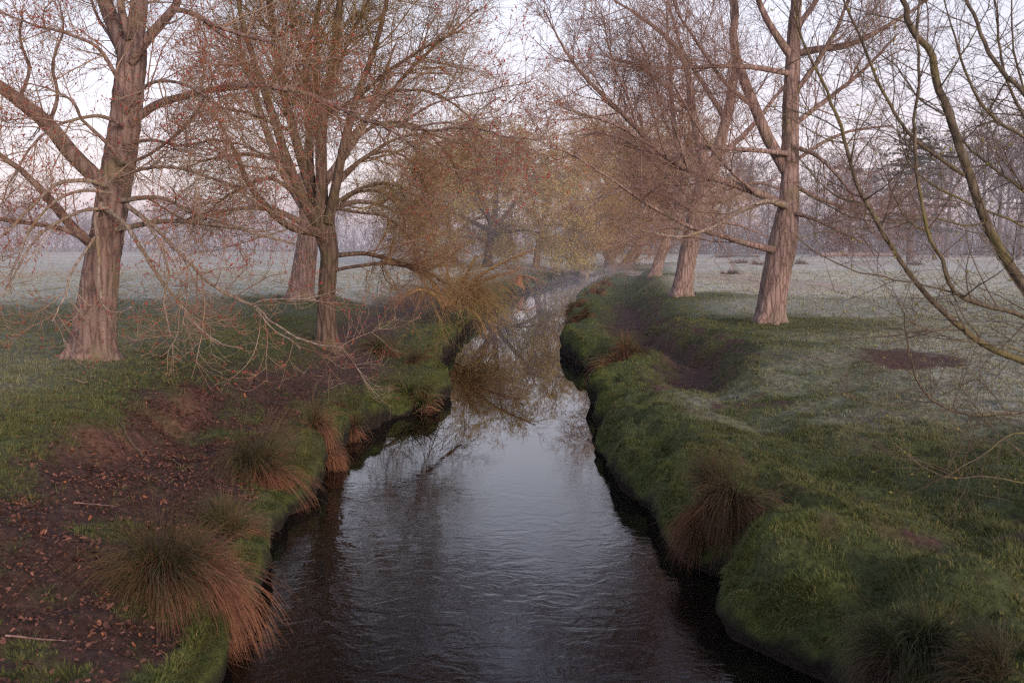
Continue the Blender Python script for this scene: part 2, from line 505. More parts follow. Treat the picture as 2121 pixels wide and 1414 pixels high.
def mat_tint(name, rough=.8, spec=.2, scale=40, amt=.35, bump=0., sheen=0., trans=0.):
    m, nt, b = new_mat(name)
    at = N(nt, 'ShaderNodeAttribute', attribute_name='tint')
    geo = N(nt, 'ShaderNodeNewGeometry')
    n1 = N(nt, 'ShaderNodeTexNoise', inputs={'Scale': scale, 'Detail': 6., 'Roughness': .65})
    nt.links.new(geo.outputs['Position'], n1.inputs['Vector'])
    mm = N(nt, 'ShaderNodeMapRange', inputs={1: .3, 2: .7, 3: 1 - amt, 4: 1 + amt})
    nt.links.new(n1.outputs['Fac'], mm.inputs[0])
    mc = N(nt, 'ShaderNodeVectorMath', operation='SCALE')
    nt.links.new(at.outputs['Color'], mc.inputs[0]); nt.links.new(mm.outputs[0], mc.inputs['Scale'])
    nt.links.new(mc.outputs[0], b.inputs['Base Color'])
    b.inputs['Roughness'].default_value = rough; b.inputs['Specular IOR Level'].default_value = spec
    if bump:
        n2 = N(nt, 'ShaderNodeTexNoise', inputs={'Scale': 14., 'Detail': 8., 'Roughness': .7})
        nt.links.new(geo.outputs['Position'], n2.inputs['Vector'])
        bp = N(nt, 'ShaderNodeBump', inputs={'Strength': bump, 'Distance': .06})
        nt.links.new(n2.outputs['Fac'], bp.inputs['Height']); nt.links.new(bp.outputs[0], b.inputs['Normal'])
    return m


M_GROUND = mat_tint('ground_soil', .9, .2, 11, .6, bump=1.)
M_BLADE = mat_tint('grass_blade', .7, .2, 3, .2)
M_RUSH = mat_tint('rush_stem', .65, .2, 6, .25)
M_LEAF = mat_tint('dead_leaf', .8, .2, 60, .3)
M_BARK_A = mat_bark('bark_pink_grey', (.045, .032, .028), (.185, .124, .108), (.31, .225, .20), 1.0, (.20, .17, .10))
M_BARK_B = mat_bark('bark_brown_green', (.03, .022, .017), (.105, .070, .052), (.18, .128, .098), 1.3, (.12, .10, .045))
M_BARK_D = mat_bark('bark_pale_pink', (.05, .034, .030), (.21, .142, .125), (.34, .25, .222), 1.1, (.19, .16, .10))
M_BARK_L = mat_bark('bark_smooth_olive', (.055, .045, .033), (.105, .085, .062), (.17, .14, .098), 2.2, (.17, .15, .04), .25)
M_BARK_DARK = mat_bark('bark_dark', (.03, .022, .02), (.09, .062, .054), (.17, .12, .10), 1.3)
M_BARK_PALE = mat_bark('bark_pale_lichen', (.11, .078, .058), (.25, .20, .16), (.36, .305, .255), 1.6, (.21, .15, .06), .3)
M_TWIG_A = mat_twig('twig_rust_grey', (.22, .105, .06), (.38, .30, .225), .9)
M_TWIG_B = mat_twig('twig_brown_olive', (.21, .105, .058), (.25, .185, .08), .7)
M_TWIG_D = mat_twig('twig_mauve_brown', (.20, .12, .10), (.29, .20, .165), .8)
M_TWIG_L = mat_twig('twig_dark_olive', (.07, .045, .035), (.14, .11, .075), 1.2)
M_TWIG_O = mat_twig('twig_orange_brown', (.38, .20, .10), (.34, .25, .09), .5)
M_TWIG_F = mat_twig('twig_far_mauve', (.14, .10, .10), (.21, .16, .155), .3)
M_CATKIN = mat_twig('catkin_red', (.28, .04, .034), (.36, .085, .055), 3.)
M_BUD = mat_twig('leaf_bud_yellow_green', (.22, .19, .03), (.30, .27, .06), 2.)
M_OLIVE = mat_twig('spring_leaf_olive', (.34, .25, .075), (.44, .35, .10), .35)
M_NEEDLE = mat_twig('conifer_needles', (.02, .03, .022), (.04, .052, .035), .5)

# ------------------------------------------------------------------ hero trees: trunk and limbs measured from the photograph


def px_limb(pts, Y0, dy0=0., dy1=0., step=.12):
    n = len(pts); P = []; R = []
    for i, (px, py, w) in enumerate(pts):
        Y = Y0 + dy0 + (dy1 - dy0) * i / max(n - 1, 1)
        P.append(at_y(px, py, Y)); R.append(w * .5 * Y / F)
    return resample(P, R, step)


def build_tree(name, label, cat, trunk, limbs, bark, twig, spec, seed, group=None, sides=40, limb_bark=None, catkin=None, buds=None, flare=.35, autos=None, foot=0, wscale=1.):
    rng = np.random.default_rng(seed)
    base = ground_at(trunk[0][0], trunk[0][1])
    Y0 = base[1] + trunk[0][2] * .5 * base[1] / F * .6
    root = empty(name, (base[0], Y0, base[2]), label, cat, group)
    org = np.array([base[0], Y0, base[2]])
    P, R = px_limb(trunk, Y0, 0, 0, .05); R = R * (1 if name == 'sallow_tree' else .5 + .5 * wscale)
    d0 = nrm((P[0] - P[min(4, len(P) - 1)])[None])[0]
    P = np.vstack([P[0] + d0 * .5 + [0, 0, -.1], P[0] + d0 * .2, P]); R = np.concatenate([[R[0] * 1.05, R[0] * 1.02], R])
    g = Geo(); v, q, t = limb_mesh(P, R, sides, bark=min(.05, R.max() * .09), seed=seed, flare=flare, base_h=base[2]); g.add(v, q, t)
    g.build('trunk', bark, root, org)
    L = []
    wts = []
    for lm in limbs:
        pts, a, b = lm[:3]; wts.append(lm[3] if len(lm) > 3 else 1.)
        p, r = px_limb(pts, Y0, a, b, .10); r = r * wscale
        wv = np.cumsum(rng.normal(size=(len(p), 3)) * .012, 0); p = p + (wv - np.linspace(0, 1, len(p))[:, None] * wv[-1]) * np.linspace(0, 1, len(p))[:, None]
        L.append((p, r))
        g = Geo(); v, q, t = limb_mesh(p, r, 14 if r[0] > .06 else 8, bark=r[0] * .07 if r[0] > .05 else 0, seed=seed + len(L)); g.add(v, q, t)
        g.build('limb', lm[4] if len(lm) > 4 else (limb_bark or bark), root, org)
    if autos:
        AP, AR = stack_limbs([(P[len(P) * autos.get('from', 4) // 10:], R[len(P) * autos.get('from', 4) // 10:])])
        AP, AR = grow(AP, AR, rng, **autos['grow'])
        for k in range(len(AP)):
            p, r = resample(AP[k], AR[k], .12)
            L.append((p, r))
            g = Geo(); v, q, t = limb_mesh(p, r, 8, 0, seed); g.add(v, q, t); g.build('limb', limb_bark or bark, root, org)
    LP, LR = stack_limbs(L)
    g = Geo(); cur = (LP, LR); levels = []
    for kw in spec:
        kw = dict(kw); S = kw.pop('S', 3)
        src = kw.pop('src', None)
        c = cur if src is None else ((LP, LR) if src < 0 else levels[src])
        if (src is None and not levels) or (src is not None and src < 0): kw['weight'] = np.array(wts)
        cur = grow(*c, rng, **kw); levels.append(cur)
        g.add(*tubes(*cur, S))
    g.build('crown', twig, root, org)
    for what, mname, mat in ((catkin, 'catkins', M_CATKIN), (buds, 'leaf_buds', M_BUD if not buds else buds.get('mat', M_BUD))):
        if not what: continue
        g = Geo()
        for lv in what['levels']:
            Q, _ = levels[lv]
            m = max(1, int(len(Q) * what['n']))
            i = rng.integers(0, len(Q), m)
            K = Q.shape[1]
            f = rng.uniform(what.get('t0', .3), .999, m) * (K - 1); i0 = f.astype(int); fr = (f - i0)[:, None]
            pos = Q[i, i0] * (1 - fr) + Q[i, i0 + 1] * fr
            if 'clump' in what:
                keep = fbm(pos[:, 0] / what['clump'] + pos[:, 1] / what['clump'], pos[:, 2] / what['clump'], seed, 2) > rng.normal(what.get('clump_t', -.05), .25, m)
                pos = pos[keep]; i = i[keep]; i0 = i0[keep]; m = len(pos)
            d = nrm(Q[i, i0 + 1] - Q[i, i0]) + rng.normal(size=(m, 3)) * .6
            d[:, 2] += what.get('up', -.3)
            ln = rng.uniform(.6, 1.3, m) * what['len']
            if what.get('leaf'):
                g.add(*leaflets(pos, d, ln, ln * what.get('w', .16), rng))
            else:
                v, t = spindles(pos, d, ln, ln * what.get('w', .13)); g.add(v, None, t)
        o = g.build(mname, mat, root, org, smooth=False)
        if o: o['kind'] = 'stuff'
    FEET.append((base[0], Y0, R[2]))
    if foot: TREE_FOOT.append((base[0], Y0, foot))
    return root


def spec_tree(sp, ln, den=1., up=.05, upend=.1, rm=.0022, extra=True):
    s = [dict(spacing=.30 / den, length=1.9 * ln, ang=(48, 14), K=8, up=up, upend=upend, wig=.10, rr=.55, rmin=rm * 1.6, S=4, rlen=.009),
         dict(spacing=.17 / den, length=.85 * ln, ang=(45, 14), K=6, up=up, upend=upend, wig=.12, rr=.6, rmin=rm * 1.2, rlen=.009, tmin=.06),
         dict(spacing=.13 / den, length=.36 * ln, ang=(42, 15), K=4, up=up * 1.5, wig=.13, rr=.7, rmin=rm, tmin=.1)]
    if extra:
        s.append(dict(src=-1, spacing=.25 / den, length=.55 * ln, ang=(60, 18), K=6, up=up, upend=upend, wig=.14, rr=.35, rmin=rm, rlen=.009))
    return s


# --- left foreground poplar
A_trunk = [(192, 748, 100), (195, 700, 90), (203, 620, 82), (212, 540, 75), (225, 470, 72), (235, 400, 72), (248, 330, 70), (258, 260, 68), (265, 190, 64), (272, 130, 60), (274, 95, 58), (280, 62, 30)]
A_limbs = [
    ([(262, 230, 11), (300, 180, 9), (350, 165, 8), (420, 190, 6), (480, 240, 4), (520, 300, 2)], -.4, -2.4),
    ([(256, 260, 10), (200, 240, 9), (120, 260, 7), (60, 310, 6), (20, 380, 4), (5, 440, 2)], -.4, -2.6),
    ([(245, 340, 11), (290, 330, 9), (340, 300, 8), (400, 240, 6), (440, 170, 4), (460, 110, 2)], -.3, -1.6),
    ([(262, 180, 10), (240, 100, 9), (200, 30, 7), (170, -50, 4)], .3, .9),
    ([(225, 430, 9), (160, 440, 8), (90, 480, 7), (40, 540, 5), (10, 600, 3)], -.5, -1.8),
    ([(100, 260, 12), (120, 200, 9), (110, 130, 7), (130, 60, 5), (120, 0, 3)], -.5, -1.),
    ([(40, 210, 10), (60, 140, 8), (40, 80, 6), (50, 10, 4)], -.6, -1.2),
    ([(268, 120, 48), (235, 50, 40), (215, 0, 36), (185, -90, 30), (140, -260, 20), (110, -450, 8)], 0, .6),
    ([(274, 105, 50), (285, 40, 44), (290, 0, 41), (300, -120, 34), (312, -300, 22), (330, -520, 8)], 0, .2),
    ([(268, 80, 24), (254, 30, 20), (250, 0, 18), (236, -120, 12), (215, -260, 5)], -.2, -.9),
    ([(272, 128, 28), (300, 88, 27), (335, 50, 23), (365, 15, 20), (376, -20, 17), (420, -110, 13), (470, -260, 5)], -.2, -1.),
    ([(362, 18, 13), (400, 30, 12), (445, 55, 11), (510, 75, 9), (560, 92, 8), (620, 130, 5), (680, 150, 3)], -.7, -1.6),
    ([(212, 380, 40), (150, 320, 40), (100, 260, 37), (60, 225, 34), (0, 182, 31), (-110, 110, 25), (-260, 30, 16), (-400, -60, 6)], -.1, -.8),
    ([(248, 272, 26), (290, 240, 22), (330, 215, 20), (400, 195, 17), (470, 183, 15), (530, 180, 14), (600, 188, 13), (680, 215, 12), (740, 245, 11), (800, 258, 10), (860, 268, 8), (910, 272, 6), (960, 268, 5), (1010, 278, 4), (1060, 290, 3.5), (1130, 291, 2)], -.1, -3.),
    ([(826, 262, 7), (858, 238, 6), (900, 215, 5), (960, 200, 4), (1020, 190, 3.4), (1100, 168, 2)], -2.2, -2.8),
    ([(850, 266, 6), (885, 258, 5), (930, 252, 4.5), (975, 262, 4), (990, 230, 3), (1040, 200, 2)], -2.3, -3.),
    ([(790, 258, 6), (840, 290, 5), (890, 325, 4), (940, 350, 3), (1000, 358, 2)], -2.1, -2.9),
    ([(188, 505, 24), (150, 470, 24), (100, 412, 21), (60, 370, 16), (0, 320, 12), (-90, 260, 7)], -.2, -1.2),
    ([(185, 500, 15), (127, 474, 13), (60, 462, 11), (0, 455, 10), (-100, 430, 6)], -.3, -1.8),
    ([(240, 475, 15), (330, 459, 12), (400, 461, 10), (510, 477, 7), (610, 505, 4)], -.2, -1.),
    ([(250, 415, 14), (330, 410, 10), (390, 440, 8), (450, 460, 6), (560, 482, 3)], -.2, -2.),
    ([(210, 420, 12), (198, 452, 11), (200, 490, 10), (204, 560, 9), (206, 610, 8), (217, 637, 7), (240, 648, 5), (272, 635, 3)], -.4, -1.5),
    ([(196, 492, 8), (170, 530, 7), (148, 565, 6), (135, 615, 5), (108, 666, 3)], -.7, -2.),
    ([(216, 430, 14), (260, 465, 12), (296, 520, 10), (341, 585, 8), (407, 667, 6), (452, 706, 4.5), (500, 722, 3)], -.4, -2.6),
    ([(262, 425, 13), (320, 470, 11), (356, 507, 10), (392, 540, 9), (440, 585, 8), (525, 633, 7), (573, 663, 5.5), (637, 703, 4.5), (712, 720, 3)], -.4, -3.),
    ([(522, 632, 5.5), (552, 621, 5), (640, 617, 4), (715, 596, 2)], -2.2, -2.9),
    ([(531, 640, 5), (561, 678, 4), (600, 705, 3), (622, 722, 2.4)], -2.2, -2.7),
    ([(285, 440, 8), (330, 500, 7), (350, 560, 6), (340, 610, 5), (350, 680, 4), (362, 700, 2.5)], -.8, -2.4),
    ([(222, 385, 14), (180, 375, 12), (120, 385, 10), (70, 430, 8), (20, 480, 6), (-40, 520, 3)], -.5, -2.2),
    ([(250, 330, 12), (215, 290, 10), (170, 250, 8), (150, 215, 7), (100, 190, 5), (40, 170, 3)], -.5, -1.8),
    ([(232, 400, 9), (170, 395, 8), (110, 420, 7), (60, 480, 6), (30, 560, 5), (20, 600, 3)], -.6, -2.6),
    ([(262, 200, 12), (210, 110, 9), (150, 75, 8), (80, 55, 6), (0, 25, 5)], -.5, -1.5),
    ([(255, 300, 9), (310, 290, 8), (380, 300, 7), (450, 290, 6), (520, 310, 4), (600, 350, 3)], -.5, -2.),
    ([(240, 370, 9), (300, 350, 8), (380, 350, 7), (470, 380, 5), (560, 400, 3)], -.5, -2.2),
]
for q_ in range(len(A_limbs)):
    if A_limbs[q_][0][-1][1] > 465: A_limbs[q_] = (*A_limbs[q_], .36, M_BARK_PALE)
A_spec = [dict(spacing=.125, length=1.4, ang=(52, 16), K=8, up=-.05, upend=.14, wig=.12, rr=.5, rmin=.0055, S=4, rlen=.009, rmax=.022),
          dict(spacing=.12, length=.62, ang=(48, 16), K=6, up=-.02, upend=.20, wig=.12, rr=.6, rmin=.0042, rlen=.010),
          dict(spacing=.12, length=.24, ang=(45, 16), K=4, up=.12, wig=.12, rr=.7, rmin=.0034),
          dict(src=-1, spacing=.13, length=.6, ang=(62, 20), K=6, up=-.03, upend=.18, wig=.13, rr=.3, rmin=.0042, rlen=.010, rmax=.01)]
build_tree('poplar_tree', 'thick pinkish trunk with drooping pale branches and red catkins, nearest tree on the left bank', 'tree', A_trunk, A_limbs, M_BARK_A, M_TWIG_A, A_spec, 11, wscale=.82,
           sides=64, catkin=dict(levels=[1, 2, 3], n=.8, len=.064, w=.16, clump=.7, up=.25, t0=.45, clump_t=-.02), flare=.34)

# --- second left tree, multi stemmed
B_trunk = [(677, 718, 46), (676, 640, 40), (678, 580, 38), (682, 530, 39), (676, 495, 44), (668, 465, 52), (662, 440, 46), (660, 420, 24)]
B_limbs = [
    ([(701, 380, 9), (760, 325, 8), (825, 318, 6), (875, 365, 4.5), (895, 440, 3), (900, 500, 2)], -.2, 1.2, .6),
    ([(718, 300, 9), (790, 255, 8), (870, 265, 6), (930, 320, 4.5), (960, 390, 3)], -.2, 2., .6),
    ([(690, 440, 8), (735, 400, 7), (790, 400, 6), (830, 440, 4), (845, 510, 2.5)], -.1, .6, .6),
    ([(742, 210, 8), (810, 190, 7), (890, 190, 6), (960, 230, 4), (1000, 290, 2.5)], -.2, 1., .6),
    ([(658, 460, 34), (629, 415, 26), (591, 322, 22), (570, 258, 20), (543, 183, 18), (521, 118, 15), (500, 43, 12), (476, -70, 7), (460, -180, 3)], -.1, -.5),
    ([(662, 440, 30), (624, 333, 24), (602, 258, 21), (580, 177, 18), (565, 90, 15), (553, 0, 12), (540, -110, 7), (530, -200, 3)], .2, .9),
    ([(667, 445, 36), (666, 387, 30), (668, 258, 26), (688, 160, 22), (700, 54, 18), (712, -50, 13), (724, -190, 6), (730, -300, 2)], 0, -.3),
    ([(680, 462, 27), (701, 365, 22), (720, 280, 20), (742, 204, 17), (768, 129, 14), (790, 54, 11), (812, -20, 8), (850, -130, 3)], -.2, -1.),
    ([(648, 390, 16), (634, 215, 14), (632, 110, 12), (655, 30, 10), (665, -60, 6), (670, -150, 3)], .2, .8),
    ([(662, 482, 24), (597, 468, 18), (532, 408, 15), (500, 355, 12), (470, 290, 8), (440, 230, 4)], -.2, -1.2),
    ([(592, 335, 10), (540, 325, 9), (490, 320, 7), (420, 335, 5), (360, 360, 3)], 0, -.8),
    ([(688, 530, 13), (740, 525, 11), (780, 530, 10), (839, 548, 9), (895, 567, 8), (919, 583, 7), (955, 600, 4)], 0, 2.5),
    ([(690, 560, 9), (745, 550, 8), (800, 545, 7), (860, 560, 5), (905, 590, 3)], -.1, 1.),
    ([(720, 290, 10), (790, 210, 9), (860, 130, 7), (930, 70, 5), (990, 20, 3)], -.3, 1.),
    ([(745, 200, 9), (800, 150, 8), (880, 100, 6), (960, 60, 4)], -.3, -1.),
    ([(700, 370, 10), (750, 330, 9), (820, 290, 7), (890, 280, 5), (960, 300, 3)], -.2, 1.),
    ([(695, 420, 9), (750, 390, 8), (810, 380, 7), (870, 410, 5), (910, 470, 3)], -.2, .8),
    ([(610, 400, 10), (560, 370, 9), (500, 390, 7), (450, 420, 5), (400, 470, 3)], -.2, -1.3),
    ([(600, 270, 9), (550, 250, 8), (490, 230, 6), (430, 230, 4), (380, 250, 2)], .2, 1.),
    ([(690, 430, 8), (740, 440, 7), (800, 450, 6), (850, 490, 4), (870, 530, 2.5)], -.2, 1.2),
    ([(670, 250, 9), (650, 150, 8), (610, 60, 6), (590, -40, 4)], .1, 1.2),
    ([(690, 160, 9), (730, 60, 8), (770, -20, 6), (800, -110, 3)], .1, 1.),
]
B_spec = [dict(spacing=.15, length=1.7, ang=(46, 15), K=8, up=.02, upend=.02, wig=.10, rr=.5, rmin=.0065, S=4, rlen=.009, rmax=.024),
          dict(spacing=.115, length=.95, ang=(44, 15), K=7, up=-.02, upend=-.10, wig=.11, rr=.6, rmin=.0048, rlen=.008),
          dict(spacing=.15, length=.42, ang=(42, 16), K=4, up=-.02, wig=.12, rr=.7, rmin=.0040),
          dict(src=-1, spacing=.10, length=.8, ang=(60, 20), K=6, up=-.02, upend=-.06, wig=.13, rr=.3, rmin=.0048, rlen=.008, rmax=.01)]
build_tree('willow_tree', 'many stemmed brown tree with a slim trunk at the top of the left bank', 'tree', B_trunk, B_limbs, M_BARK_B, M_TWIG_B, B_spec, 23, sides=36, wscale=.86,
           catkin=None, buds=dict(levels=[1, 2], n=.20, len=.055, w=.12, leaf=True, clump=1.2, clump_t=.15))

# --- third left tree behind it
C_trunk = [(622, 622, 50), (628, 570, 46), (636, 510, 43), (640, 460, 40), (636, 410, 34), (628, 360, 26)]
C_limbs = [([(638, 440, 26), (590, 360, 20), (560, 290, 16), (530, 200, 12), (500, 100, 7), (480, 20, 3)], 0, 1.5),
           ([(632, 400, 26), (640, 310, 20), (650, 220, 16), (655, 120, 10), (660, 20, 4)], 0, .8),
           ([(636, 420, 22), (700, 340, 17), (750, 260, 13), (790, 170, 8), (820, 90, 3)], 0, -1.),
           ([(640, 470, 14), (580, 440, 12), (520, 430, 9), (450, 440, 5), (400, 455, 3)], 0, -1.5),
           ([(640, 460, 13), (700, 430, 11), (760, 420, 8), (820, 440, 4)], 0, 1.5)]
C_spec = [dict(spacing=.22, length=2.6, ang=(46, 15), K=8, up=.0, upend=.02, wig=.10, rr=.5, rmin=.009, S=4, rlen=.009, rmax=.03),
          dict(spacing=.17, length=1.3, ang=(44, 15), K=6, up=-.02, upend=-.04, wig=.11, rr=.6, rmin=.0068, rlen=.008),
          dict(spacing=.20, length=.55, ang=(42, 16), K=4, up=.02, wig=.12, rr=.7, rmin=.0055)]
build_tree('willow_tree', 'tree with thick dark trunk half hidden behind the slim many stemmed tree', 'tree', C_trunk, C_limbs, M_BARK_A, M_TWIG_B, C_spec, 31, sides=32, foot=4)

# --- right bank, nearest
D_trunk = [(1592, 668, 56), (1600, 620, 53), (1610, 560, 55), (1622, 500, 56), (1632, 440, 45), (1636, 380, 37), (1637, 300, 34), (1638, 220, 32), (1642, 130, 29), (1645, 60, 24), (1650, 0, 20), (1662, -130, 12), (1670, -260, 4)]
D_limbs = [
    ([(1634, 362, 27), (1593, 290, 24), (1566, 226, 22), (1539, 156, 20), (1523, 86, 17), (1528, 32, 15), (1523, -20, 12), (1510, -130, 7), (1500, -230, 3)], 0, .5),
    ([(1630, 428, 19), (1566, 398, 16), (1507, 376, 15), (1426, 349, 14), (1373, 317, 13), (1319, 263, 11), (1265, 210, 9), (1206, 156, 7), (1174, 113, 5), (1147, 65, 4), (1125, 20, 2)], -.1, -3.),
    ([(1350, 303, 7), (1276, 258, 6), (1211, 237, 4.5), (1131, 210, 2.5)], -2.2, -3.2),
    ([(1630, 427, 14), (1588, 417, 12), (1523, 441, 10), (1480, 468, 8), (1448, 478, 7), (1394, 489, 4), (1330, 478, 2.5)], -.3, -2.6, .5, M_BARK_PALE),
    ([(1605, 518, 16), (1534, 500, 12), (1480, 484, 10), (1426, 468, 9), (1373, 441, 8), (1319, 408, 7), (1265, 371, 5.5), (1195, 328, 4), (1140, 305, 2)], -.2, -3.5),
    ([(1645, 112, 15), (1695, 102, 14), (1760, 91, 12), (1850, 50, 8), (1930, -5, 4)], 0, -.6),
    ([(1640, 262, 11), (1700, 215, 9), (1780, 150, 7), (1860, 70, 4)], 0, 1.5),
    ([(1636, 152, 12), (1534, 137, 10), (1426, 142, 7), (1350, 140, 4), (1280, 120, 2)], -.1, -2.),
    ([(1632, 318, 12), (1577, 312, 10), (1507, 306, 8), (1437, 306, 6), (1373, 344, 4), (1310, 380, 2)], -.2, -2.),
    ([(1642, 122, 18), (1600, 60, 14), (1570, 0, 11), (1545, -70, 8), (1520, -180, 3)], 0, -.8),
    ([(1642, 302, 10), (1700, 330, 8), (1760, 400, 5), (1800, 470, 3)], -.2, -2.),
    ([(1645, 386, 9), (1720, 420, 7), (1800, 440, 5), (1880, 440, 2.5)], 0, 1.),
    ([(1648, 62, 13), (1690, 0, 10), (1730, -80, 6), (1760, -170, 3)], 0, .8),
    ([(1560, 220, 10), (1500, 170, 8), (1440, 90, 6), (1400, 20, 4), (1380, -50, 2)], .2, -1.2),
    ([(1640, 200, 12), (1690, 130, 10), (1740, 40, 7), (1780, -50, 3)], 0, -1.4),
    ([(1640, 440, 9), (1690, 455, 7), (1740, 480, 5), (1790, 505, 3)], -.2, -1.5),
    ([(1565, 400, 7), (1500, 340, 6), (1440, 250, 5), (1390, 170, 4), (1350, 90, 2)], -.6, -2.4),
    ([(1320, 265, 6), (1300, 200, 5), (1270, 120, 4), (1250, 50, 2)], -2.2, -2.4),
    ([(1425, 350, 6), (1400, 270, 5), (1360, 190, 4), (1330, 110, 2)], -1.5, -2),
    ([(1638, 340, 8), (1700, 300, 7), (1770, 270, 5), (1850, 260, 3)], .2, 1.6),
]
D_spec = [dict(spacing=.19, length=1.7, ang=(46, 15), K=8, up=.05, upend=.08, wig=.10, rr=.5, rmin=.0078, S=4, rlen=.009, rmax=.026),
          dict(spacing=.135, length=.95, ang=(44, 15), K=6, up=.06, upend=.08, wig=.12, rr=.6, rmin=.0058, rlen=.008),
          dict(spacing=.15, length=.42, ang=(42, 16), K=4, up=.08, wig=.12, rr=.7, rmin=.0048),
          dict(src=-1, spacing=.13, length=.9, ang=(58, 20), K=6, up=.04, upend=.08, wig=.13, rr=.3, rmin=.0058, rlen=.008, rmax=.012)]
build_tree('poplar_tree', 'pale pink barked tree leaning right with long arching limbs, largest trunk on the right bank', 'tree', D_trunk, D_limbs, M_BARK_D, M_TWIG_D, D_spec, 41, sides=48,
           buds=dict(levels=[1, 2], n=.12, len=.05, w=.2, up=.3, mat=M_CATKIN), flare=.38, foot=4.2)

E_trunk = [(1410, 614, 40), (1418, 570, 37), (1425, 530, 36), (1433, 490, 36), (1442, 440, 34), (1455, 390, 34), (1466, 350, 32), (1470, 330, 22)]
E_limbs = [
    ([(1466, 360, 26), (1482, 330, 24), (1502, 253, 21), (1518, 177, 17), (1523, 107, 13), (1518, 0, 9), (1510, -90, 4)], 0, .6),
    ([(1464, 360, 24), (1448, 290, 18), (1432, 215, 15), (1426, 161, 13), (1405, 107, 11), (1351, 54, 8), (1292, 16, 5), (1240, -20, 2)], 0, -.6),
    ([(1458, 375, 20), (1420, 330, 15), (1400, 290, 12), (1390, 200, 9), (1385, 100, 6), (1380, 20, 3)], 0, 1.6),
    ([(1502, 245, 12), (1459, 177, 10), (1416, 107, 8), (1400, 54, 5), (1380, -20, 2)], .2, .8),
    ([(1480, 330, 12), (1540, 280, 10), (1600, 210, 7), (1650, 150, 4)], 0, 1.2),
    ([(1445, 440, 12), (1390, 410, 10), (1330, 390, 8), (1270, 400, 5), (1220, 430, 3)], 0, -1.5),
    ([(1440, 420, 10), (1370, 350, 9), (1310, 300, 7), (1250, 280, 4), (1200, 280, 2)], 0, 1.),
    ([(1450, 420, 10), (1510, 390, 8), (1570, 380, 6), (1630, 400, 3)], 0, 1.),
    ([(1430, 230, 8), (1380, 180, 7), (1320, 140, 5), (1260, 120, 3)], 0, .8),
    ([(1436, 480, 9), (1390, 470, 8), (1340, 480, 6), (1290, 500, 3)], 0, -1.5),
    ([(1440, 470, 8), (1490, 460, 7), (1540, 470, 5), (1590, 490, 3)], 0, 1.5)]
E_spec = [dict(spacing=.28, length=2.3, ang=(46, 15), K=8, up=.03, upend=.05, wig=.10, rr=.5, rmin=.010, S=4, rlen=.009, rmax=.03),
          dict(spacing=.22, length=1.2, ang=(44, 15), K=6, up=.03, upend=.04, wig=.11, rr=.6, rmin=.0075, rlen=.008),
          dict(spacing=.24, length=.55, ang=(42, 16), K=4, up=.04, wig=.12, rr=.7, rmin=.006),
          dict(src=-1, spacing=.26, length=1.1, ang=(58, 20), K=6, up=.0, upend=.04, wig=.13, rr=.3, rmin=.0072, rlen=.008, rmax=.014)]
build_tree('willow_tree', 'tree with pink lit trunk forking in two, second trunk along the right bank', 'tree', E_trunk, E_limbs, M_BARK_D, M_TWIG_D, E_spec, 53, sides=32, flare=.4, foot=4.)

F_trunk = [(1357, 572, 24), (1364, 545, 21), (1374, 515, 20), (1384, 485, 18), (1392, 450, 15)]
F_limbs = [([(1388, 470, 15), (1370, 420, 12), (1350, 360, 9), (1335, 300, 5), (1325, 250, 2)], 0, 1.),
           ([(1390, 460, 15), (1410, 400, 12), (1420, 340, 9), (1425, 280, 5), (1430, 240, 2)], 0, 2.),
           ([(1384, 485, 10), (1350, 460, 8), (1310, 440, 6), (1270, 440, 3)], 0, -2.),
           ([(1386, 480, 10), (1430, 440, 8), (1470, 420, 6), (1510, 420, 3)], 0, 2.),
           ([(1380, 490, 8), (1340, 485, 7), (1310, 500, 4)], 0, -2), ([(1388, 470, 10), (1320, 390, 8), (1280, 330, 5), (1250, 300, 2)], 0, -1.)]
F_spec = [dict(spacing=.17, length=3.2, ang=(46, 16), K=8, up=.0, upend=.0, wig=.11, rr=.6, rmin=.016, S=3, rlen=.008, rmax=.04),
          dict(spacing=.19, length=1.7, ang=(44, 15), K=6, up=-.02, upend=-.05, wig=.11, rr=.6, rmin=.013, rlen=.007),
          dict(spacing=.24, length=.85, ang=(42, 16), K=4, up=-.03, wig=.12, rr=.7, rmin=.011)]
build_tree('willow_tree', 'small pale trunk leaning right behind the forked tree, with orange brown twigs', 'tree', F_trunk, F_limbs, M_BARK_D, M_TWIG_O, F_spec, 61, sides=20, foot=3.)

G_trunk = [(1296, 556, 26), (1304, 540, 24), (1316, 520, 22), (1328, 498, 20), (1338, 470, 15)]
G_limbs = [([(1330, 490, 14), (1325, 430, 11), (1310, 370, 8), (1295, 310, 4), (1285, 270, 2)], 0, 2.),
           ([(1336, 478, 13), (1350, 420, 10), (1365, 350, 7), (1370, 300, 3)], 0, 1.),
           ([(1320, 510, 10), (1280, 470, 8), (1240, 430, 5), (1215, 410, 3)], 0, -2.),
           ([(1332, 490, 10), (1380, 450, 8), (1430, 430, 5), (1460, 440, 3)], 0, 2.),
           ([(1325, 500, 9), (1270, 400, 7), (1235, 340, 4), (1220, 310, 2)], 0, 2.)]
build_tree('willow_tree', 'dark leaning trunk by the stream between the pollard and the small pale trunk', 'tree', G_trunk, G_limbs, M_BARK_DARK, M_TWIG_O, F_spec, 67, sides=18)

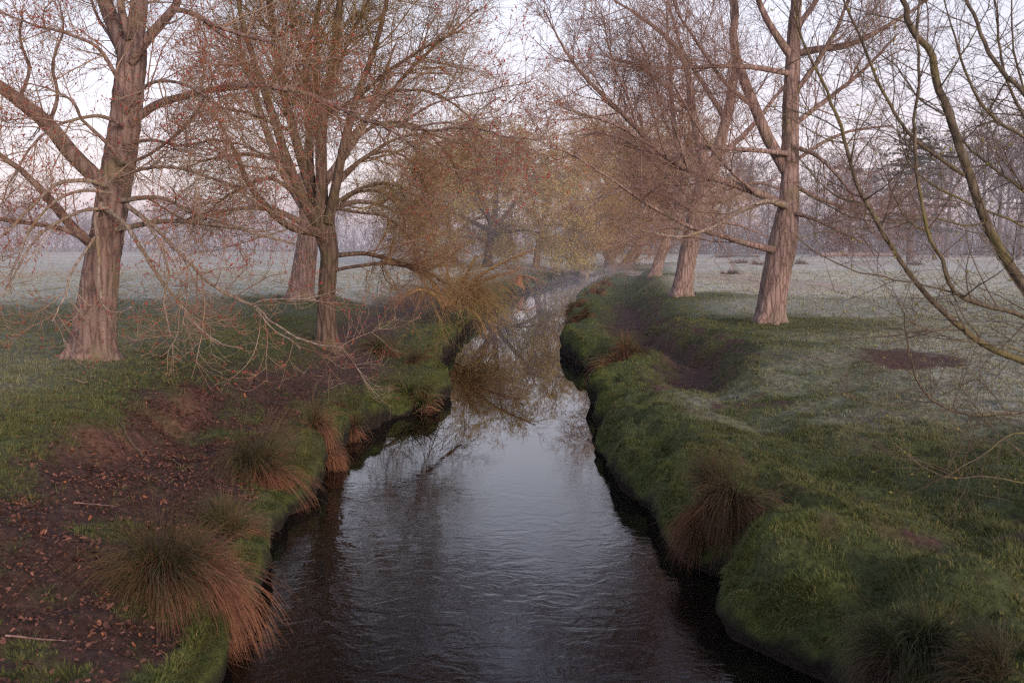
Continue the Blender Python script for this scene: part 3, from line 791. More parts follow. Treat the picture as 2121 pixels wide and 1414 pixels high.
# --- olive trees in the middle of the left bank
I_trunk = [(1008, 553, 20), (1011, 530, 17), (1015, 500, 16), (1020, 470, 15), (1024, 440, 12)]
I_limbs = [([(1020, 470, 12), (1000, 420, 10), (980, 370, 7), (965, 320, 4), (955, 285, 2)], 0, 1.5),
           ([(1024, 450, 12), (1030, 390, 9), (1035, 330, 6), (1040, 280, 2)], 0, -1.),
           ([(1018, 480, 10), (960, 450, 8), (910, 430, 5), (870, 430, 3)], 0, 2.),
           ([(1018, 480, 10), (1060, 430, 8), (1090, 390, 5), (1110, 350, 2)], 0, 2.),
           ([(1014, 500, 8), (970, 490, 6), (930, 500, 4), (900, 520, 2)], 0, -2.),
           ([(1016, 490, 8), (1060, 480, 6), (1100, 480, 4), (1130, 490, 2)], 0, -2.),
           ([(1020, 460, 9), (960, 390, 7), (910, 350, 5), (880, 330, 2)], 0, -1.5)]
I_spec = [dict(spacing=.20, length=3.4, ang=(46, 16), K=8, up=-.02, upend=-.06, wig=.11, rr=.6, rmin=.018, S=3, rlen=.007, rmax=.035),
          dict(spacing=.25, length=1.9, ang=(44, 15), K=6, up=-.05, upend=-.12, wig=.11, rr=.6, rmin=.014, rlen=.007),
          dict(spacing=.34, length=1.0, ang=(42, 16), K=4, up=-.08, wig=.12, rr=.7, rmin=.011)]
lf = dict(levels=[1, 2], n=4.2, len=.24, w=.15, leaf=True, clump=2.0, up=-.1, mat=M_OLIVE, t0=.1, clump_t=-.25)
build_tree('willow_tree', 'olive leafed willow in mid distance with dark upright trunk on left bank', 'tree', I_trunk, I_limbs, M_BARK_DARK, M_TWIG_O, I_spec, 71, sides=18, buds=lf)
J_trunk = [(1110, 556, 15), (1112, 535, 13), (1116, 505, 12), (1120, 480, 11), (1124, 455, 8)]
J_limbs = [([(1120, 480, 9), (1105, 430, 7), (1095, 380, 4), (1090, 350, 2)], 0, 1.5), ([(1123, 460, 9), (1140, 410, 7), (1150, 370, 4), (1155, 345, 2)], 0, -1.),
           ([(1118, 490, 8), (1080, 470, 6), (1050, 470, 4), (1030, 490, 2)], 0, 2.), ([(1118, 490, 8), (1150, 450, 6), (1175, 430, 4), (1195, 430, 2)], 0, 2.),
           ([(1116, 500, 6), (1150, 490, 5), (1180, 495, 3), (1200, 510, 2)], 0, -2.)]
build_tree('willow_tree', 'yellowish olive willow with pale thin trunk beside the far bend of the stream', 'tree', J_trunk, J_limbs, M_BARK_D, M_TWIG_O, I_spec, 73, sides=16, buds=dict(lf, n=6.0))
J2_trunk = [(942, 545, 15), (940, 525, 13), (936, 500, 12), (930, 470, 11), (925, 440, 8)]
J2_limbs = [([(930, 470, 9), (910, 420, 7), (895, 370, 4), (885, 335, 2)], 0, 1.5), ([(926, 450, 9), (945, 400, 7), (960, 350, 4), (970, 310, 2)], 0, -1.),
            ([(934, 490, 8), (890, 470, 6), (850, 470, 4), (815, 490, 2)], 0, 2.), ([(934, 490, 8), (975, 460, 6), (1005, 450, 4), (1030, 460, 2)], 0, 2.),
            ([(930, 470, 7), (880, 420, 5), (840, 390, 3), (805, 380, 2)], 0, -2.)]
build_tree('willow_tree', 'ochre willow in mid distance directly behind the streamside bush', 'tree', J2_trunk, J2_limbs, M_BARK_DARK, M_TWIG_O, I_spec, 79, sides=16, buds=dict(lf, n=2.8))

# --- right foreground tree, trunk out of frame
L_trunk = [(2330, 960, 90), (2325, 900, 80), (2318, 840, 74), (2310, 790, 60)]
L_limbs = [
    ([(2318, 850, 46), (2210, 730, 40), (2121, 591, 36), (2064, 500, 33), (2021, 414, 31), (1995, 333, 29), (1968, 247, 27), (1941, 177, 25), (1925, 118, 23), (1887, 59, 21), (1871, 0, 18), (1850, -90, 12), (1820, -200, 5)], 0, -.3),
    ([(1996, 363, 14), (1946, 328, 13), (1887, 285, 12), (1844, 226, 11), (1801, 140, 10), (1758, 22, 8), (1735, -60, 4)], -.2, -.6),
    ([(2318, 860, 34), (2230, 800, 28), (2121, 753, 24), (2038, 720, 22), (1984, 677, 21), (1930, 629, 19), (1887, 581, 18), (1844, 516, 17), (1812, 462, 16), (1769, 387, 14), (1731, 280, 12), (1694, 177, 10), (1656, 65, 8), (1636, -30, 5), (1625, -100, 2)], -.3, -1.),
    ([(2315, 820, 26), (2240, 720, 22), (2121, 656, 17), (2048, 634, 16), (1995, 610, 16), (1973, 581, 15), (1957, 532, 14), (1930, 484, 13), (1917, 387, 12), (1909, 269, 11), (1914, 161, 10), (1908, 0, 8), (1900, -80, 4)], -.5, -1.),
    ([(2318, 820, 30), (2290, 560, 26), (2230, 330, 22), (2121, 188, 18), (2081, 145, 16), (2038, 86, 14), (2000, 0, 11), (1970, -90, 6)], .2, .9),
    ([(2290, 600, 22), (2230, 350, 16), (2121, 285, 13), (2070, 258, 12), (2032, 226, 11), (1989, 161, 9), (1968, 75, 7), (1955, 0, 4)], .2, -.2),
    ([(2280, 700, 20), (2230, 500, 15), (2121, 403, 12), (2038, 344, 10), (1990, 300, 8), (1955, 245, 5), (1940, 200, 3)], .1, .4),
    ([(2290, 650, 18), (2220, 430, 14), (2121, 242, 11), (2075, 124, 9), (2059, 0, 7), (2050, -70, 4)], .4, 1.2),
    ([(2320, 850, 16), (2250, 842, 13), (2121, 855, 10), (2020, 862, 10), (1950, 845, 9), (1900, 800, 8), (1875, 720, 7), (1874, 650, 5)], -.2, -.8),
    ([(1996, 612, 7), (1930, 593, 6), (1876, 581, 6), (1769, 559, 5), (1690, 527, 4), (1640, 480, 2.5)], -.6, -1.),
    ([(2300, 830, 12), (2250, 790, 9), (2121, 728, 6), (2060, 710, 5), (1960, 690, 4.5), (1880, 650, 4), (1835, 600, 2.5)], -.2, -.8),
    ([(2014, 424, 8), (1972, 405, 8), (1939, 388, 8), (1916, 370, 7), (1880, 330, 6), (1865, 270, 4), (1850, 220, 2)], -.2, -.1),
    ([(1785, 420, 7), (1740, 410, 7), (1700, 380, 5.5), (1650, 325, 4), (1620, 270, 2)], -.6, -.8),
    ([(2038, 462, 8), (1995, 467, 7), (1930, 450, 6.5), (1870, 460, 6), (1800, 455, 5.5), (1720, 430, 5), (1650, 385, 3)], -.2, -.5),
    ([(1930, 484, 6), (1880, 460, 5), (1850, 410, 4.5), (1830, 360, 3.5), (1815, 300, 2)], -.7, -.4),
    ([(2026, 430, 8), (2080, 450, 8), (2140, 480, 8), (2220, 520, 7)], -.1, .3),
    ([(1815, 470, 5), (1760, 475, 4.5), (1700, 480, 4), (1640, 500, 2.5)], -.8, -1.1),
    ([(2121, 188, 8), (2090, 60, 6), (2100, -40, 4)], .8, .5),
    ([(1960, 240, 7), (1900, 200, 6), (1850, 130, 4.5), (1790, 90, 3)], -.2, .5),
    ([(1945, 185, 7), (1990, 120, 5.5), (2040, 40, 4), (2060, -30, 3)], -.2, -.6),
    ([(2121, 1000, 5), (2040, 985, 4), (1960, 985, 3.5), (1880, 930, 3), (1790, 850, 2)], -1.0, -1.2),
    ([(2121, 940, 5), (2060, 890, 4), (2010, 830, 3), (1980, 780, 2)], -.6, -.8),
    ([(2250, 930, 7), (2160, 900, 6), (2090, 905, 5), (2020, 950, 3.5), (1960, 990, 2)], -.8, -1.4),
]
L_spec = [dict(spacing=.115, length=.85, ang=(50, 16), K=8, up=.01, upend=.02, wig=.10, rr=.42, rmin=.0028, S=4, rlen=.007, rmax=.008),
          dict(spacing=.11, length=.40, ang=(45, 16), K=6, up=.01, wig=.11, rr=.6, rmin=.0020, rlen=.007),
          dict(src=-1, spacing=.12, length=.45, ang=(58, 20), K=6, up=.01, wig=.12, rr=.3, rmin=.0020, rlen=.007, rmax=.005)]


def build_near():
    # its foot stands on the right bank, about nine metres out
    global ground_at
    g0 = ground_at
    ground_at = lambda a, b, ymax=0: np.array([5.2, 9.0, float(hfun(np.array([5.2]), np.array([9.0]))[0])]) if a > 2200 else g0(a, b)
    r = build_tree('sallow_tree', 'olive barked sapling whose slender stems arch across the right edge of view', 'tree', L_trunk, L_limbs, M_BARK_L, M_TWIG_L, L_spec, 83, wscale=.6, sides=24, flare=0.,
                   buds=dict(levels=[0, 1, 2], n=.40, len=.03, w=.26, up=.4, t0=.3, clump=.4, clump_t=.12))
    ground_at = g0
    return r


build_near()


# ------------------------------------------------------------------ pollard and streamside bush
def sprout(center, n, rng, length, spread, K=8, up=.0, upend=-.1, bias=(0, 0, 0), r0=.006, head=.3, wig=.06):
    d = nrm(rng.normal(size=(n, 3)) * np.array(spread) + np.array(bias))
    p = np.asarray(center) + d * head * rng.uniform(.3, 1, (n, 1))
    ln = length * rng.uniform(.5, 1.25, n)
    Q = np.empty((n, K, 3)); Q[:, 0] = p
    for k in range(1, K):
        d = d + rng.normal(size=d.shape) * wig
        d[:, 2] += up + (upend - up) * (k - 1) / (K - 2)
        d = nrm(d); Q[:, k] = Q[:, k - 1] + d * (ln / (K - 1))[:, None]
    return Q, r0 * rng.uniform(.6, 1.4, n)[:, None] * np.linspace(1, .3, K)[None]


def pollard():
    rng = np.random.default_rng(91)
    b = ground_at(1262, 558); Y = b[1]
    root = empty('pollard_willow', b, 'squat pollarded willow with a round head of upright orange twigs by the stream', 'tree')
    P, R = px_limb([(1262, 560, 22), (1262, 545, 20), (1263, 535, 21), (1263, 526, 30), (1263, 519, 24), (1263, 516, 8)], Y, 0, 0, .06)
    P = np.vstack([P[0] + [0, 0, -.4], P]); R = np.concatenate([[R[0] * 1.1], R])
    g = Geo(); g.add(*limb_mesh(P, R, 20, .05, 5, .2, b[2])); g.build('trunk', M_BARK_DARK, root, b)
    g = Geo(); Q = sprout(at_y(1263, 523, Y), 420, rng, 3.6, (1, 1, .7), up=.03, upend=-.02, bias=(0, 0, 1.1), r0=.02, head=.5)
    g.add(*tubes(*Q, 3)); Q2 = grow(*Q, rng, spacing=.9, length=1., ang=(28, 10), K=5, up=.05, rr=.6, rmin=.010); g.add(*tubes(*Q2, 3))
    g.build('crown', M_TWIG_O, root, b)


pollard()


def bush():
    rng = np.random.default_rng(95)
    b = ground_at(912, 668)
    root = empty('willow_shrub', b, 'tangled orange brown willow bush leaning over the stream from the left bank', 'shrub')
    g = Geo()
    c = b + np.array([.1, .3, .5])
    roots = sprout(c, 60, rng, 1.0, (1, 1, .6), K=7, up=-.1, upend=-.25, bias=(.1, -.3, -.4), r0=.014, head=.2, wig=.16)
    g.add(*tubes(*roots, 4)); g.build('root_mass', M_BARK_DARK, root, b)
    st = []
    for pts, a, e in [([(925, 640, 12), (905, 600, 10), (885, 570, 7), (860, 550, 4)], 0, .4), ([(925, 640, 12), (960, 600, 9), (1010, 560, 6), (1060, 535, 4), (1110, 515, 2)], 0, -.5),
                      ([(925, 640, 11), (950, 595, 8), (970, 560, 5), (985, 530, 3)], 0, 1.), ([(925, 645, 10), (970, 625, 7), (1010, 625, 5), (1040, 640, 3)], 0, -1.),
                      ([(920, 640, 10), (900, 610, 8), (870, 600, 5), (845, 610, 3)], 0, -.5), ([(930, 645, 9), (960, 635, 6), (990, 655, 4), (1005, 690, 2)], 0, -1.3),
                      ([(928, 640, 10), (975, 595, 7), (1030, 570, 4), (1075, 560, 2)], 0, .6), ([(925, 640, 9), (930, 590, 7), (925, 550, 4)], 0, .6)]:
        p, r = px_limb(pts, b[1] + .3, a, e, .1); st.append((p, r))
        gg = Geo(); gg.add(*limb_mesh(p, r, 8)); gg.build('stem', M_TWIG_O, root, b)
    SP = stack_limbs(st, 12)
    g = Geo()
    s1 = grow(*SP, rng, spacing=.042, length=1.45, ang=(52, 22), K=8, up=.02, upend=-.18, wig=.15, rr=.4, rmin=.0050, rlen=.006, rmax=.010, bias=(.12, -.05, .05)); g.add(*tubes(*s1, 3))
    s2 = grow(*s1, rng, spacing=.28, length=.6, ang=(35, 12), K=5, up=-.10, upend=-.22, wig=.10, rr=.7, rmin=.0042); g.add(*tubes(*s2, 3))
    s3 = sprout(c + [.5, 0, .3], 260, rng, 1.9, (.8, .8, .5), up=.03, upend=-.26, bias=(.7, -.3, .55), r0=.0065, head=.3); g.add(*tubes(*s3, 3))
    s4 = sprout(c + [.9, -.2, .5], 200, rng, 1.5, (.6, .6, .4), up=-.1, upend=-.35, bias=(.5, -.3, .0), r0=.006, head=.4); g.add(*tubes(*s4, 3))
    g.build('crown', M_TWIG_O, root, b)
    g = Geo()
    for S in (s2, s4):
        m = int(len(S[0]) * .7); i = rng.integers(0, len(S[0]), m); k = rng.integers(1, S[0].shape[1], m)
        pos = S[0][i, k]; d = rng.normal(size=(m, 3)); ln = rng.uniform(.04, .08, m)
        g.add(*leaflets(pos, d, ln, ln * .16, rng))
    o = g.build('leaf_buds', M_OLIVE, root, b, False); o['kind'] = 'stuff'


bush()


# ------------------------------------------------------------------ distant trees
def far_proto(name, h, seed, mat, rm, label, cat, group, kind='round', stems=9):
    rng = np.random.default_rng(seed)
    root = empty(name, (0, 0, 0), label, cat, group)
    tp = np.array([[0, 0, -.4], [.05, 0, h * .12], [.1, .1, h * .3], [0, .15, h * .5], [.1, 0, h * .75]]); tr = np.array([.017, .015, .013, .009, .004]) * h
    P, R = resample(tp, tr, h * .02)
    g = Geo(); g.add(*limb_mesh(P, R, 10)); g.build('trunk', M_BARK_DARK, root)
    LP, LR = stack_limbs([(P[len(P) // 4:], R[len(P) // 4:])])
    a = grow(LP, LR, rng, spacing=h * .5 / stems, length=h * .42, ang=(42, 12), K=9, up=.06, upend=.05, wig=.10, rr=.6, rmin=rm * 2, tmin=.0, rlen=.02, lpow=.3)
    g = Geo(); g.add(*tubes(*a, 5))
    b = grow(*a, rng, spacing=h * .036, length=h * .18, ang=(44, 14), K=7, up=.03, wig=.12, rr=.6, rmin=rm * 1.4); g.add(*tubes(*b, 3))
    c = grow(*b, rng, spacing=h * .026, length=h * .085, ang=(42, 14), K=5, up=.02, wig=.12, rr=.7, rmin=rm); g.add(*tubes(*c, 3))
    d = grow(*c, rng, spacing=h * .022, length=h * .04, ang=(42, 14), K=3, up=.02, wig=.12, rr=.8, rmin=rm * .9); g.add(*tubes(*d, 3))
    g.build('crown', mat, root)
    return root


def dup(root, loc, rz, s, label=None, group=None):
    r = root.copy(); COL.objects.link(r); r.location = loc; r.rotation_euler = (0, 0, rz); r.scale = (s, s, s)
    if label: r['label'] = label
    if group: r['group'] = group
    for ch in list(root.children):
        c = ch.copy(); COL.objects.link(c); c.parent = r
    return r


GL = 'bare trees in the misty line beyond the left field'
GR = 'bare trees standing beyond the right field'
GM = 'bare trees in the mist behind the bend of the stream'
LL = 'bare mauve tree fading into mist beyond the left frosty field'
LR_ = 'tall bare dark tree beyond the right frosty field'
LM = 'bare tree in mist behind the stream bend'
PROT = [far_proto('bare_tree', 15, 101, M_TWIG_F, .028, LL, 'tree', GL), far_proto('bare_tree', 15, 102, M_TWIG_F, .028, LL, 'tree', GL, stems=12),
        far_proto('bare_tree', 15, 103, M_TWIG_F, .022, LR_, 'tree', GR, stems=11)]
used = set()


def put(k, px, py, Y, h, rz, label, group):
    p = at_y(px, py, Y); z = float(hfun(np.array([p[0]]), np.array([Y]))[0])
    loc = (p[0], Y, z)
    if k not in used:
        used.add(k); r = PROT[k]; r.location = loc; r.rotation_euler = (0, 0, rz); r.scale = (h / 15,) * 3; r['label'] = label; r['group'] = group
        return r
    return dup(PROT[k], loc, rz, h / 15, label, group)


rr_ = random.Random(5)
for i in range(17):          # left line
    put(rr_.randrange(2), -40 + i * 46 + rr_.uniform(-18, 18), 520, rr_.uniform(170, 215), rr_.uniform(9, 14), rr_.uniform(0, 6), LL, GL)
for i, (px, Y, h) in enumerate([(1790, 140, 17), (1935, 132, 20), (2070, 128, 22), (2150, 125, 22), (1690, 150, 19), (1760, 165, 17), (1840, 155, 19), (1960, 140, 23), (2035, 150, 25), (2110, 138, 26), (2190, 140, 24), (1900, 175, 19), (2000, 175, 22), (2080, 180, 24), (1640, 170, 16), (1590, 175, 16), (2250, 130, 26), (1730, 180, 20)]):
    put(2 if i % 3 else 1, px, 525, Y, h * .86, rr_.uniform(0, 6), LR_, GR)
for i, (px, Y, h) in enumerate([(1130, 165, 17), (1180, 175, 19), (1225, 160, 18), (1270, 170, 20), (1320, 160, 18), (1375, 155, 17), (1440, 165, 17), (1510, 160, 16), (1060, 180, 17), (980, 190, 16), (900, 185, 15), (820, 190, 15), (1550, 150, 16)]):
    put(rr_.randrange(3), px, 525, Y, h, rr_.uniform(0, 6), LM, GM)


def far_line():
    """low scrub and the depth of the wood that reads as one mass"""
    rng = np.random.default_rng(131)
    g = Geo()
    def band(pts, n, h):
        pts = np.array(pts, float)
        t = rng.uniform(0, len(pts) - 1, n); i = np.minimum(t.astype(int), len(pts) - 2); f = (t - i)[:, None]
        p = pts[i] * (1 - f) + pts[i + 1] * f + rng.normal(size=(n, 2)) * [2.0, 5.0]
        z = hfun(p[:, 0], p[:, 1])
        d = nrm(rng.normal(size=(n, 3)) * [.5, .5, .2] + [0, 0, 1])
        K = 5; Q = np.empty((n, K, 3)); Q[:, 0] = np.column_stack([p, z])
        ln = h * rng.uniform(.4, 1.2, n) * (1 + .35 * perlin(p[:, 0] / 12, p[:, 1] / 12, 9))
        for k in range(1, K):
            d = nrm(d + rng.normal(size=d.shape) * .16); Q[:, k] = Q[:, k - 1] + d * (ln / (K - 1))[:, None]
        R = rng.uniform(.02, .05, n)[:, None] * np.linspace(1, .4, K)[None]
        g.add(*tubes(Q, R, 3))
        q2 = grow(Q, R, rng, spacing=h * .13, length=h * .35, ang=(40, 15), K=4, up=0, rr=.7, rmin=.02); g.add(*tubes(*q2, 3))
    band([(-190, 205), (-100, 215), (-40, 220), (20, 215)], 2600, 8.5)
    band([(10, 195), (50, 175), (80, 155), (130, 130)], 3200, 9.0)
    o = g.build('scrub', M_TWIG_F); tag(o, 'grey mauve belt of scrub along the far edge of the fields', 'scrub', None, 'stuff')


far_line()


def cedar():
    rng = np.random.default_rng(141)
    Y = 112.; p = at_y(1885, 525, Y); z = float(hfun(np.array([p[0]]), np.array([Y]))[0]); b = np.array([p[0], Y, z]); h = 14.5
    root = empty('cedar_tree', b, 'dark evergreen with flat layered boughs standing beyond the right field', 'tree')
    P, R = resample(b + np.array([[0, 0, -.4], [0, 0, 3], [.2, 0, 7], [0, 0, 11], [0, 0, h]]), [.42, .36, .3, .18, .04], .4)
    g = Geo(); g.add(*limb_mesh(P, R, 12)); g.build('trunk', M_BARK_DARK, root, b)
    bo = Geo(); fo = Geo()
    for hz in np.linspace(3.5, h - .3, 13):
        rr = np.interp(hz, [3, 6, 11, h], [4.8, 5.4, 4.0, 1.2])
        n = 7; a = rng.uniform(0, 6.28) + np.arange(n) * 6.28 / n + rng.normal(size=n) * .3
        ln = rr * rng.uniform(.5, 1.15, n)
        K = 7; t = np.linspace(0, 1, K)
        Q = np.stack([b[0] + np.cos(a)[:, None] * ln[:, None] * t, b[1] + np.sin(a)[:, None] * ln[:, None] * t, b[2] + hz + (ln[:, None] * (.12 * t - .14 * t ** 2)) + rng.normal(size=(n, 1)) * .2], -1)
        bo.add(*tubes(Q, np.linspace(.09, .02, K)[None] * np.ones((n, 1)), 4))
        m = int(190 * rr / 4)
        i = rng.integers(0, n, m); k = rng.uniform(.3, 1, m) * (K - 1.01); k0 = k.astype(int); f = (k - k0)[:, None]
        pos = Q[i, k0] * (1 - f) + Q[i, k0 + 1] * f + rng.normal(size=(m, 3)) * [.55, .55, .10]
        d = rng.normal(size=(m, 3)) * [1, 1, .25]
        l = rng.uniform(.3, .7, m); fo.add(*leaflets(pos, d, l, l * .22, rng))
    bo.build('boughs', M_BARK_DARK, root, b); fo.build('foliage', M_NEEDLE, root, b, False)


cedar()


def saplings():
    rng = np.random.default_rng(151)
    for i, px in enumerate([1198, 1206, 1213, 1219, 1226, 1233, 1166, 1150]):
        Y = 135 + rng.uniform(-5, 8); p = at_y(px, 525, Y); z = float(hfun(np.array([p[0]]), np.array([Y]))[0]); b = np.array([p[0], Y, z])
        root = empty('young_tree', b, 'pale slender young tree in the small plantation behind the pollard', 'tree', 'young pale trees in the plantation by the stream bend')
        P, R = resample(b + np.array([[0, 0, -.3], [rng.normal() * .1, 0, 2.5], [rng.normal() * .2, 0, 5], [0, 0, 8.]]), [.13, .11, .08, .03], .3)
        g = Geo(); g.add(*limb_mesh(P, R, 8)); g.build('trunk', M_BARK_D, root, b)
        S = stack_limbs([(P, R)]); a = grow(*S, rng, spacing=.22, length=1.6, ang=(35, 10), K=6, up=.1, rr=.6, rmin=.02, tmin=.4)
        c = grow(*a, rng, spacing=.35, length=.7, ang=(35, 10), K=4, up=.1, rr=.6, rmin=.015)
        g = Geo(); g.add(*tubes(*a, 3)); g.add(*tubes(*c, 3)); g.build('crown', M_TWIG_F, root, b)


saplings()

# ------------------------------------------------------------------ fallen timber
def log(name, label, p0, p1, r, mat, branches=0, seed=1):
    rng = np.random.default_rng(seed)
    p0 = np.asarray(p0); p1 = np.asarray(p1)
    root = empty(name, tuple((p0 + p1) / 2), label, 'log'); org = (p0 + p1) / 2
    P, R = resample([p0, p0 * .6 + p1 * .4 + [0, 0, r * .3], p1], [r, r * .9, r * .6], .15)
    g = Geo(); g.add(*limb_mesh(P, R, 12, r * .08, seed)); g.build('stem', mat, root, org)
    if branches:
        S = stack_limbs([(P, R)]); a = grow(*S, rng, spacing=np.linalg.norm(p1 - p0) / branches, length=1.6, ang=(55, 20), K=7, up=.08, rr=.4, rmin=.02, wig=.2)
        c = grow(*a, rng, spacing=.3, length=.7, ang=(45, 15), K=5, up=.03, rr=.6, rmin=.012, wig=.15)
        g = Geo(); g.add(*tubes(*a, 5)); g.add(*tubes(*c, 3)); g.build('branches', mat, root, org)


def gpt(px, py, dz=0.):
    q = ground_at(px, py); return q + [0, 0, dz]


M_DEADWOOD = mat_bark('dead_wood', (.10, .06, .05), (.26, .165, .14), (.40, .28, .24), 1.2)
q0, q1 = gpt(1700, 533, .35), gpt(1832, 531, .35); q1[1] = q0[1]; q1[2] = q0[2] = float(hfun(q0[:1], q0[1:2])[0]) + .3
log('fallen_tree', 'pale dead fallen tree with broken branches lying on the right frosty field', q0, q1, .3, M_DEADWOOD, 26, 5)
q0, q1 = gpt(1482, 533, .2), gpt(1592, 535, .2); q1[1] = q0[1]; q1[2] = q0[2] = float(hfun(q0[:1], q0[1:2])[0]) + .15
log('fallen_log', 'dark straight log lying on the field behind the right bank trees', q0, q1, .17, M_BARK_DARK, 0, 6)

# little broken stump on the far left bank
sb = ground_at(1073, 590)
root = empty('tree_stump', sb, 'orange broken stump with splayed roots at the left waterline', 'stump')
g = Geo(); P, R = resample(sb + np.array([[0, 0, -.3], [.05, 0, .2], [.1, 0, .5], [.05, 0, .65]]), [.24, .19, .17, .08], .08)
M_STUMP = mat_bark('orange_wood', (.12, .05, .03), (.30, .13, .07), (.42, .21, .13), 1.5)
g.add(*limb_mesh(P, R, 16, .05, 3, .5, sb[2])); g.build('trunk', M_STUMP, root, sb)
g = Geo(); rg = np.random.default_rng(4); g.add(*tubes(*sprout(sb + [.1, 0, .6], 14, rg, 1.6, (1, .6, .2), K=7, up=-.1, upend=-.2, bias=(.2, -.3, -.2), r0=.04, head=.1, wig=.1), 5)); g.build('roots', M_STUMP, root, sb)


# ------------------------------------------------------------------ ground mesh
def build_ground():
    s = np.concatenate([np.arange(0, 3.6, .06), 3.6 + np.cumsum(.06 * 1.045 ** np.arange(1, 118))])
    s = s[s < 650]; s = np.concatenate([s, [650.]])
    ys = [-14.]
    while ys[-1] < 640: ys.append(ys[-1] + max(.055, .0052 * max(ys[-1], 0)) if ys[-1] > 5 else ys[-1] + .3)
    y = np.array(ys)
    a, b = xL(y)[:, None], xR(y)[:, None]
    Y = y[:, None]
    # columns: far left ... lip, face, bed, face, lip ... far right
    left = a - s[None, ::-1]
    right = b + s[None]
    hl = hfun(left - 1e-4, np.broadcast_to(Y, left.shape)); hr = hfun(right + 1e-4, np.broadcast_to(Y, right.shape))
    ov = (.05 + .05 * perlin(Y / .6, Y * 0, 77)); ov2 = (.07 + .06 * perlin(Y / .7, Y * 0 + 5, 78))
    w = b - a
    X = np.hstack([left, a + ov, a + ov * .2, a - .03, a + .15 + w * .02, a + w * .35, a + w * .65, b - .15 - w * .02, b + .03, b - ov2 * .2, b - ov2, right])
    one = np.ones_like(Y)
    Z = np.hstack([hl, hl[:, -1:] * .55, np.minimum(hl[:, -1:] * .2, .1), -.05 * one, -.35 * one, -.6 * one, -.6 * one, -.35 * one, -.05 * one, np.minimum(hr[:, :1] * .2, .12), hr[:, :1] * .55, hr])
    YY = np.broadcast_to(Y, X.shape)
    n, m = X.shape
    idx = np.arange(n * m).reshape(n, m)
    q = np.stack([idx[:-1, :-1], idx[:-1, 1:], idx[1:, 1:], idx[1:, :-1]], -1).reshape(-1, 4)
    c = ground_color(X.ravel(), YY.ravel())
    bed = np.zeros((n, m), bool); k = len(s); bed[:, k + 1:k + 9] = True
    c[bed.ravel()] = [.03, .022, .017]
    face = np.zeros((n, m), bool); face[:, [k, k + 9]] = True
    c[face.ravel()] = np.array([.026, .024, .013])
    me = make_mesh('ground', np.column_stack([X.ravel(), YY.ravel(), Z.ravel()]), q, None, M_GROUND, True, c)
    o = obj('ground', me); o['kind'] = 'structure'


build_ground()


def build_water():
    m, nt, b = new_mat('stream_water')
    b.inputs['Base Color'].default_value = (.0035, .0028, .0024, 1)
    b.inputs['Roughness'].default_value = .012; b.inputs['IOR'].default_value = 1.333
    geo = N(nt, 'ShaderNodeNewGeometry')
    def noise(sx, sy, det, dist):
        mp = N(nt, 'ShaderNodeMapping'); mp.inputs['Scale'].default_value = (sx, sy, 1)
        nt.links.new(geo.outputs['Position'], mp.inputs[0])
        n = N(nt, 'ShaderNodeTexNoise', inputs={'Scale': 1., 'Detail': det, 'Roughness': .55, 'Distortion': dist})
        nt.links.new(mp.outputs[0], n.inputs['Vector']); return n.outputs['Fac']
    n1 = noise(2.8, 3.8, 3., 1.0); n2 = noise(11., 14., 2., .6); n3 = noise(.35, .22, 2., .5)
    sp = N(nt, 'ShaderNodeSeparateXYZ'); nt.links.new(geo.outputs['Position'], sp.inputs[0])
    near = N(nt, 'ShaderNodeMapRange', interpolation_type='SMOOTHSTEP', inputs={1: 8., 2: 17., 3: 1., 4: .015}); nt.links.new(sp.outputs['Y'], near.inputs[0])
    pat = N(nt, 'ShaderNodeMapRange', interpolation_type='SMOOTHSTEP', inputs={1: .35, 2: .6, 3: .55, 4: 1.}); nt.links.new(n3, pat.inputs[0])
    a = N(nt, 'ShaderNodeMath', operation='MULTIPLY_ADD', inputs={1: .16}); nt.links.new(n2, a.inputs[0]); nt.links.new(n1, a.inputs[2])
    st = N(nt, 'ShaderNodeMath', operation='MULTIPLY'); nt.links.new(near.outputs[0], st.inputs[0]); nt.links.new(pat.outputs[0], st.inputs[1])
    st2 = N(nt, 'ShaderNodeMath', operation='MULTIPLY', inputs={1: .15}); nt.links.new(st.outputs[0], st2.inputs[0])
    bp = N(nt, 'ShaderNodeBump', inputs={'Distance': .06}); nt.links.new(a.outputs[0], bp.inputs['Height']); nt.links.new(st2.outputs[0], bp.inputs['Strength'])
    nt.links.new(bp.outputs[0], b.inputs['Normal'])
    y = np.concatenate([np.arange(-14, 60, .5), np.arange(60, 240, 1.)])
    a_, b_ = xL(y) - .5, xR(y) + .5
    v = np.concatenate([np.column_stack([a_, y, y * 0]), np.column_stack([b_, y, y * 0])])
    n = len(y); i = np.arange(n - 1)
    q = np.column_stack([i, i + n, i + n + 1, i + 1])
    o = obj('water', make_mesh('water', v, q, None, m)); o['kind'] = 'structure'


build_water()


